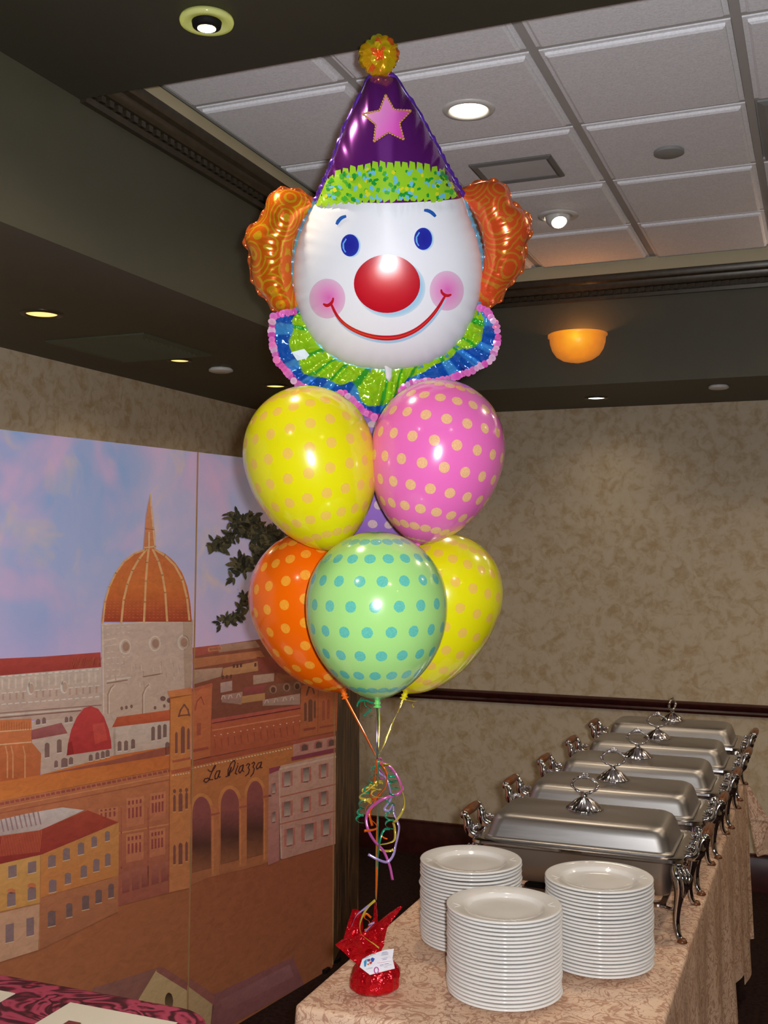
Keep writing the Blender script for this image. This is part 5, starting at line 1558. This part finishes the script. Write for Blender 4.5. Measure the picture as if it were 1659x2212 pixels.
cprint('card_emblem', [([KC(*p) for p in ((545, 790), (610, 730), (620, 800), (600, 920), (555, 930))], (60, 150, 196)), ([KC(*p) for p in ((715, 730), (760, 690), (825, 720), (790, 800), (735, 800))], (60, 90, 170)), ([KC(*p) for p in ((620, 740), (700, 720), (720, 780), (640, 800))], (120, 90, 120)), ([KC(*p) for p in ((690, 800), (770, 800), (730, 870), (690, 850))], (190, 70, 80)), ([KC(*p) for p in ((620, 850), (680, 840), (690, 880), (640, 890))], (206, 130, 90))])
lines = []
for (x0, y, L, c) in ((1000, 590, 170, (150, 150, 170)), (990, 625, 180, (150, 150, 170)), (1010, 560, 130, (150, 150, 170)), (1000, 715, 150, (160, 160, 180)), (1020, 745, 110, (130, 130, 150)), (890, 830, 340, (226, 170, 180)), (950, 885, 100, (120, 120, 130)), (1070, 855, 110, (120, 120, 130)), (960, 915, 300, (196, 196, 206)), (650, 960, 120, (190, 190, 196)), (600, 985, 160, (200, 200, 206)), (1060, 935, 90, (196, 176, 170))):
    lines.append((cq(x0, y, x0 + L, y + 13, -.16), c))
cprint('card_text', lines, 'stuff')
def letters(txt, start, size, cols, parent):
    cu = bpy.data.curves.new('card_title', 'FONT'); cu.body = txt; cu.size = 1.0
    ob = bpy.data.objects.new('card_title', cu); COL.objects.link(ob)
    dg = bpy.context.evaluated_depsgraph_get(); me = bpy.data.meshes.new_from_object(ob.evaluated_get(dg))
    bpy.data.objects.remove(ob); bpy.data.curves.remove(cu)
    m = MB(); wmax = max(v.co.x for v in me.vertices)
    for v in me.vertices:
        u = v.co.x * size; y = start[1] - u * .42 + u * u * .0009 - v.co.y * size * 1.0
        m.v.append(kc(start[0] + u + v.co.y * size * -.1, y, .0006)); m.c.append(S(*cols[min(len(cols) - 1, int(v.co.x / wmax * len(cols)))]))
    m.f = [tuple(p.vertices) for p in me.polygons]
    part('card_title', m, M['print'], parent, False); bpy.data.meshes.remove(me)
letters('BALLOON', KC(505, 745), 6.2, [(40, 30, 60), (50, 30, 40), (40, 40, 90), (150, 40, 60), (60, 170, 90), (90, 180, 70), (170, 60, 70)], card)
m = MB(); m.tube([kc(813 + 4.5 * math.cos(a_), 2096 + 6.5 * math.sin(a_), .002) for a_ in [2 * PI * k / 20 for k in range(21)]], .0012, 8); part('card_ring', m, RM['pink'], card)

# ------------------------------------------------------------------ buffet table and cloth
TZ = .752
def drape_cloth(name, x0, x1, y0, y1, z, hem, mat, label, cat, rc=.035, folds=None, group=None, jx=0.0):
    """one cloth: flat top, rolled edge, skirt with folds; hem(s, side) is the height of the lower edge"""
    per = []
    def arc(cx, cy, a0): return [(cx + rc * math.cos(a0 + PI / 2 * k / 6), cy + rc * math.sin(a0 + PI / 2 * k / 6), math.cos(a0 + PI / 2 * k / 6), math.sin(a0 + PI / 2 * k / 6)) for k in range(7)]
    def line(ax_, ay, bx, by, nx, ny):
        L = math.hypot(bx - ax_, by - ay); n = max(2, int(L / .02)); return [(ax_ + (bx - ax_) * k / n, ay + (by - ay) * k / n, nx, ny) for k in range(1, n)]
    per += line(x0 + rc, y0, x1 - rc, y0, 0, -1) + arc(x1 - rc, y0 + rc, -PI / 2) + line(x1, y0 + rc, x1, y1 - rc, 1, 0) + arc(x1 - rc, y1 - rc, 0) + line(x1 - rc, y1, x0 + rc, y1, 0, 1) + arc(x0 + rc, y1 - rc, PI / 2) + line(x0, y1 - rc, x0, y0 + rc, -1, 0) + arc(x0 + rc, y0 + rc, PI)
    m = MB(); rows = []
    S_ = [0]
    for i in range(1, len(per)): S_.append(S_[-1] + math.hypot(per[i][0] - per[i - 1][0], per[i][1] - per[i - 1][1]))
    def ring(o, zz, k=0.0):
        r = []
        for i, (x, y, nx, ny) in enumerate(per):
            f = folds(S_[i], x, y) if folds else 0.0
            h = hem(x, y, S_[i]); zq = zz if k == 0 else z - .012 - (z - .012 - h) * k
            kk = k ** .8
            r.append((x + nx * (o + f * kk), y + ny * (o + f * kk), zq))
        return r
    rows = [ring(-.014, z), ring(-.006, z - .001), ring(-.0012, z - .005), ring(0, z - .012)]
    for k in range(1, 13): rows.append(ring(.001 + .004 * k / 12, 0, k / 12))
    inn_ = [[(p[0], p[1], p[2]) for p in ring(.001 + .004 - .0022, 0, 1.0)]]
    m.rings(rows + inn_, True)
    n = len(per)
    m.f.append(tuple(range(n)))
    o = solo(name, m, mat, label, cat, (round((x0 + x1) / 2, 3), round((y0 + y1) / 2, 3), z), group, True, 60)
    return o
TX0, TX1, TY0, TY1 = -1.026, -.303, 2.072, 4.80
clothm = damask('cream_damask', S(228, 192, 162), S(184, 138, 112), S(236, 204, 176), 17.0, wid=.042)
def bf(s, x, y):
    return .012 + .014 * math.sin(s * 11 + 1.3 * math.sin(s * 3.1)) + .009 * math.sin(s * 27 + 2) + (.03 if y > 4.7 else 0)
def bh(x, y, s): return .20 + .03 * math.sin(s * 4.2) - (.10 if y > 4.3 else 0)
drape_cloth('tablecloth', TX0, TX1, TY0, TY1, TZ, bh, clothm, 'cream damask tablecloth hanging over the long buffet table', 'tablecloth', rc=.022, folds=bf)
# second layer of cloth whose corner flares out past the far end
m = MB(); q = [V((-.302, 4.815, .735)), V((-.215, 4.86, .57)), V((-.165, 4.95, .44)), V((-.262, 4.84, .425)), V((-.290, 4.825, .58))]
m.add([q[0], q[1], q[2], q[3], q[4]], [(0, 4, 3, 2, 1)]); m.add([p + V((-.003, .004, 0)) for p in q], [(0, 1, 2, 3, 4)])
solo('cloth_overlay', m, clothm, 'pale corner of an overlay cloth flaring out past the far end of the buffet', 'tablecloth', (-.26, 4.85, .6), smooth=False)
tb = thing('buffet_table', 'long folding table hidden under the cream damask cloth', 'table', ((TX0 + TX1) / 2, (TY0 + TY1) / 2, 0))
wood = plain('plywood', S(150, 110, 70), 0.5); steel_dark = plain('dark_steel', S(70, 70, 72), 0.4, 0.8)
m = MB(); m.box((TX0 + .012, TY0 + .012, .715), (TX1 - .012, TY1 - .012, .744)); part('table_top', m, wood, tb, False)
for x in (TX0 + .08, TX1 - .08):
    for y in (TY0 + .2, (TY0 + TY1) / 2, TY1 - .2):
        m = MB(); m.tube([(x, y, 0), (x, y, .716)], .014, 10); part('leg', m, steel_dark, tb)

# ------------------------------------------------------------------ plates
def porcelain():
    t = NT('white_porcelain'); co = t.coord()
    t.set(t.ramp(t.noise(co, 12, 2), [(0.3, S(232, 228, 222)), (0.7, S(240, 237, 232))]), 0.1, 0, 0.5)
    t.b.inputs['Coat Weight'].default_value = 0.4; t.b.inputs['Coat Roughness'].default_value = 0.04
    return t.m
M['china'] = porcelain()
PR = .1215
pprof = [(.072, 0), (.076, -.0005), (.079, .001), (.081, .004), (.092, .0075), (.108, .0115), (PR - .0018, .0142), (PR, .0155), (PR + .0006, .0175), (PR - .001, .0190), (PR - .004, .0192), (.106, .0172), (.090, .0150), (.084, .0130), (.079, .0085), (.074, .0066), (.050, .0060), (.001, .0060)]
m = MB(); m.lathe(pprof, 72, cap0=False)
m.f.append(tuple(range(72))[::-1]); 
plate_me = m.mesh('dinner_plate', True); plate_me.materials.append(M['china'])
ORD = ['first', 'second', 'third', 'fourth', 'fifth', 'sixth', 'seventh', 'eighth', 'ninth', 'tenth', 'eleventh', 'twelfth', 'thirteenth', 'fourteenth', 'fifteenth', 'sixteenth', 'seventeenth', 'eighteenth', 'nineteenth', 'twentieth', 'twenty-first', 'twenty-second', 'twenty-third', 'twenty-fourth', 'twenty-fifth', 'twenty-sixth']
PITCH_P = .0079
emb = MB()
for a0 in (PI / 2, PI * 1.02, -.02, -PI / 2):
    for sgn in (-1, 1):
        pts = []
        for k in range(5):
            r = .092 + .004 * k; a_ = a0 + sgn * (.015 + .028 * k)
            zz = .0150 + (r - .090) / .0275 * .0041 - .0002
            pts.append((r * math.cos(a_), r * math.sin(a_), zz))
        emb.tube(pts, [.0003, .0007, .0008, .0006, .0003], 6)
emb_me = emb.mesh('rim_emboss'); emb_me.materials.append(M['china'])
def stack(cx, cy, n, where, grp, seed):
    random.seed(seed)
    for k in range(n):
        dx_, dy_ = random.gauss(0, .0009), random.gauss(0, .0009)
        o = link('dinner_plate', plate_me, None, None, (cx + dx_, cy + dy_, TZ + .0006 + k * PITCH_P))
        o.rotation_euler = (0, 0, YAW * 0 + .38)
        top = n - 1 - k
        o['label'] = ('white dinner plate, topmost of ' if top == 0 else 'white dinner plate, bottom one of ' if k == 0 else 'white dinner plate, %s from the top of ' % ORD[top]) + where
        o['category'] = 'plate'; o['group'] = grp
        if top == 0: link('rim_emboss', emb_me, None, o, kind='stuff')
stack(-.635, 2.290, 23, 'the front stack', 'plates in the front stack', 1)
stack(-.792, 2.560, 24, 'the left stack by the chafing dish', 'plates in the left stack', 2)
stack(-.480, 2.535, 24, 'the right stack by the chafing dish', 'plates in the right stack', 3)

# ------------------------------------------------------------------ chafing dishes
def brushed():
    t = NT('brushed_steel'); co = t.coord()
    n = t.noise(t.mp(co, scale=(2, 60, 60)), 6, 3, .6)
    t.set(S(172, 168, 164), t.math('ADD', t.math('MULTIPLY', n, .12), .32), 1.0, 0.5)
    t.b.inputs['Anisotropic'].default_value = 0.3
    t.bump(n, 0.015, 0.001)
    return t.m
M['steel'] = brushed()
M['polish'] = plain('polished_steel', S(196, 194, 196), 0.10, 1.0, var=0.04, vscale=30)
M['grip'] = plain('brown_grip', S(104, 58, 26), 0.3, var=0.2, vscale=40)
def rrect(hx, hy, r, z, n=6):
    P = []
    for (sx, sy, a0) in ((1, 1, 0), (-1, 1, PI / 2), (-1, -1, PI), (1, -1, 3 * PI / 2)):
        for k in range(n + 1):
            a_ = a0 + PI / 2 * k / n; P.append((sx * (hx - r) + r * math.cos(a_), sy * (hy - r) + r * math.sin(a_), z))
    return P
def chafer(label, loc, knob_rot=0.0):
    t = thing('chafing_dish', label, 'chafing dish', (0, 0, 0), 'chafing dishes lined up on the buffet')
    HX, HY, Z = .262, .150, .198
    m = MB(); m.rings([rrect(HX - .035, HY - .03, .03, .098), rrect(HX - .030, HY - .024, .032, .104), rrect(HX - .022, HY - .016, .034, .15), rrect(HX - .016, HY - .010, .034, .185), rrect(HX - .006, HY - .002, .034, .190)], True, True); part('water_pan', m, M['steel'], t, True, 40)
    m = MB(); m.rings([rrect(HX - .020, HY - .014, .028, .188), rrect(HX, HY, .030, .188), rrect(HX + .006, HY + .006, .032, .193), rrect(HX + .005, HY + .005, .032, .200), rrect(HX - .004, HY - .004, .030, .203), rrect(HX - .030, HY - .024, .026, .198)], True); part('rim', m, M['polish'], t, True, 50)
    lid = MB(); lid.rings([rrect(HX - .022, HY - .016, .026, .2005), rrect(HX - .022, HY - .016, .026, .2035), rrect(HX - .027, HY - .021, .028, .2050), rrect(HX - .029, HY - .023, .030, .210), rrect(HX - .036, HY - .031, .034, .238), rrect(HX - .041, HY - .036, .036, .252), rrect(HX - .046, HY - .041, .036, .259), rrect(HX - .054, HY - .049, .034, .264), rrect(HX - .068, HY - .062, .030, .2668), rrect(HX - .11, HY - .09, .02, .2695), rrect(HX - .18, HY - .12, .014, .2712)], True, False, True)
    L = part('lid', lid, M['steel'], t, True, 50)
    kn = MB(); kn.lathe([(.046, .2700), (.048, .272), (.046, .275), (.034, .286), (.022, .296), (.011, .303), (.0065, .307), (.008, .310), (.005, .312), (.0055, .314), (.002, .315)], 64, flute=lambda a_, z: .045 * math.cos(a_ * 20) if z < .300 else 0.0); part('knob_base', kn, M['polish'], L)
    ca, sa = math.cos(knob_rot), math.sin(knob_rot)
    rg = MB(); loop = [(0, .318), (-.009, .322), (-.018, .327), (-.024, .336), (-.021, .345), (-.013, .352), (-.005, .356), (0, .357), (.005, .356), (.013, .352), (.021, .345), (.024, .336), (.018, .327), (.009, .322), (0, .318)]
    loop = [(x * 1.42, .312 + (z - .318) * 1.2) for x, z in loop]
    pts = catmull([(x * ca, x * sa, z) for x, z in loop], 4)
    rg.tube(pts, [.0038 + .0011 * math.sin(i * 1.25) for i in range(len(pts))], 8, False)
    for (x, z, r) in ((-.034, .335, .0055), (.034, .335, .0055), (-.018, .353, .0042), (.018, .353, .0042)): rg.lathe([(.0003, -r), (r * .8, -r * .6), (r, 0), (r * .8, r * .6), (.0003, r)], 10, (x * ca, x * sa, z))
    for k in range(-3, 4): rg.tube([(ca * .0014 * k, sa * .0014 * k, .353), (ca * .003 * k, sa * .003 * k, .362 - abs(k) * .0004), (ca * .004 * k, sa * .004 * k, .370 - abs(k) * .0016)], [.0026, .0034, .0012], 6)
    part('knob_ring', rg, M['polish'], L)
    for s in (-1, 1):
        x0 = s * (HX + .004)
        g = MB(); g.lathe([(.008, -.056), (.0115, -.05), (.013, 0), (.0115, .05), (.008, .056)], 16, (x0 + s * .046, 0, .243), (0, 1, 0), True, True); H = part('handle', g, M['grip'], t)
        for y in (-.062, .062):
            h = MB()
            c = [(x0 - s * .010, y, .196), (x0 + s * .010, y, .190), (x0 + s * .024, y, .194), (x0 + s * .032, y, .205), (x0 + s * .033, y, .218), (x0 + s * .037, y, .230), (x0 + s * .045, y, .240)]
            pp = catmull(c, 4); h.tube(pp, [.008 + .006 * math.sin(PI * i / (len(pp) - 1)) for i in range(len(pp))], 10)
            for k in range(6):
                a_ = -.2 + k * .42; bx, bz = x0 + s * .010, .203
                h.tube([(bx + s * .004 * math.cos(a_), y, bz + .004 * math.sin(a_)), (bx + s * .017 * math.cos(a_ + .6), y - .001, bz + .017 * math.sin(a_ + .6))], [.0046, .0028], 6)
            h.lathe([(.001, -.006), (.010, -.005), (.0125, 0), (.010, .005), (.001, .006)], 16, (x0 + s * .045, y, .240), (0, 1, 0))
            h.lathe([(.0005, -.0095), (.003, -.008), (.0045, -.005)], 10, (x0 + s * .045, y, .240), (0, -1 if y > 0 else 1, 0))
            part('handle_arm', h, M['polish'], H)
    for sx in (-1, 1):
        for sy in (-1, 1):
            l = MB(); dx_, dy_ = sx * .75, sy * .66
            bx, by = sx * (HX - .012), sy * (HY - .010)
            c = [(0, .190, .013), (.004, .175, .019), (.012, .158, .022), (.014, .138, .018), (.010, .112, .0125), (.004, .084, .0098), (.000, .052, .0085), (.003, .026, .008), (.010, .010, .0082), (.020, .004, .0062)]
            pp = [(bx + dx_ * o, by + dy_ * o, z) for o, z, r in c]
            cc = catmull(pp, 4); rr = []
            for i in range(len(cc)):
                f = i / 4; k = min(int(f), len(c) - 2); rr.append(c[k][2] * (1 - f + k) + c[k + 1][2] * (f - k))
            l.tube(cc, rr, 12, True, .82)
            for k in (-1, 0, 1):
                px, py = -dy_ * .012 * k, dx_ * .012 * k
                l.tube([(bx + dx_ * .018 + px, by + dy_ * .018 + py, .186), (bx + dx_ * .036 + px * .9, by + dy_ * .036 + py * .9, .164), (bx + dx_ * .034 + px * .5, by + dy_ * .034 + py * .5, .140), (bx + dx_ * .024 + px * .1, by + dy_ * .024, .112)], [.003, .0062, .005, .002], 8)
            LG = part('leg', l, M['polish'], t)
            f = MB(); e = V((bx + dx_ * .020, by + dy_ * .020, 0))
            f.lathe([(.010, .0006), (.0125, .002), (.011, .006), (.0075, .011)], 16, (e.x, e.y, 0), None, True, True); part('foot', f, M['grip'], LG)
    for x in (-.12, .12):
        f = MB(); f.lathe([(.040, 0.0006), (.042, .004), (.042, .050), (.040, .054), (.030, .055), (.001, .054)], 28, (x, 0, 0), None, True); part('fuel_can', f, M['black'], t, True, 40)
    sh = MB(); sh.rings([rrect(.20, .060, .02, .056), rrect(.215, .075, .02, .056), rrect(.215, .075, .02, .062), rrect(.20, .060, .02, .062)], True); part('fuel_shelf', sh, M['polish'], t, False)
    for sx in (-1, 1):
        for sy in (-1, 1):
            b = MB(); b.tube([(sx * .205, sy * .068, .059), (sx * (HX - .013), sy * (HY - .012), .072)], .004, 8); part('shelf_arm', b, M['polish'], t)
    t.location = loc
    t.scale = (1, 1, .966)
    return t
def copy_tree(o, parent=None):
    c = o.copy(); COL.objects.link(c)
    if parent is not None: c.parent = parent
    for ch in list(o.children): copy_tree(ch, c)
    return c
CXc = -.587
base = chafer('nearest steel chafing dish with domed lid, just behind the plate stacks', (CXc, 2.904, TZ))
LB = ['second steel chafing dish counted from the plate stacks', 'third steel chafing dish counted from the plate stacks, middle of the row', 'fourth steel chafing dish counted from the plate stacks']
for y, lb, x in ((3.300, LB[0], -.582), (3.686, LB[1], -.570), (4.074, LB[2], -.560)):
    c = copy_tree(base); c.location = (x, y, TZ); c['label'] = lb
chafer('farthest steel chafing dish, its lid ring turned edge-on', (-.562, 4.514, TZ), PI / 2 - .25)

# ------------------------------------------------------------------ burgundy table at the left
bm_ = scroll_cloth()
def ff(s, x, y): return .012 + .012 * math.sin(s * 14) + .006 * math.sin(s * 31)
drape_cloth('tablecloth', -2.55, -1.135, 1.10, 1.987, TZ, lambda x, y, s: .30 + .02 * math.sin(s * 5), bm_, 'burgundy damask tablecloth with scroll pattern at the lower left', 'tablecloth', rc=.10, folds=ff)
tb = thing('side_table', 'table hidden under the burgundy damask cloth', 'table', (-1.84, 1.54, 0))
m = MB(); m.rings([[(p[0] - 1.8425, p[1] + 1.5435, p[2]) for p in rrect(.69, .425, .09, z)] for z in (.715, .744)], True, True, True); part('table_top', m, wood, tb, False)
for x in (-2.45, -1.24):
    for y in (1.2, 1.88):
        m = MB(); m.tube([(x, y, 0), (x, y, .716)], .014, 10); part('leg', m, steel_dark, tb)
paper = plain('ivory_paper', S(222, 214, 196), 0.6, var=0.02)
m = MB(); m.box((-1.458, 1.62, TZ + .0008), (-1.200, 1.912, TZ + .0022)); o = solo('paper_sheet', m, paper, 'ivory paper sheet with burgundy print, nearest the corner of the burgundy table', 'paper', (-1.33, 1.766, TZ), 'paper sheets on the burgundy cloth', False)
m = MB()
for k in range(5): m.box((-1.405 + .03 * k, 1.800 - .02 * (k % 2), TZ + .0023), (-1.375 + .03 * k, 1.838 - .004 * (k % 3), TZ + .0027))
part('printed_title', m, plain('burgundy_ink', S(120, 50, 50), 0.5), o, False)
m = MB(); m.box((-1.852, 1.60, TZ + .0008), (-1.595, 1.906, TZ + .0022)); solo('paper_sheet', m, paper, 'ivory paper sheet at the left picture edge on the burgundy table', 'paper', (-1.72, 1.753, TZ), 'paper sheets on the burgundy cloth', False)
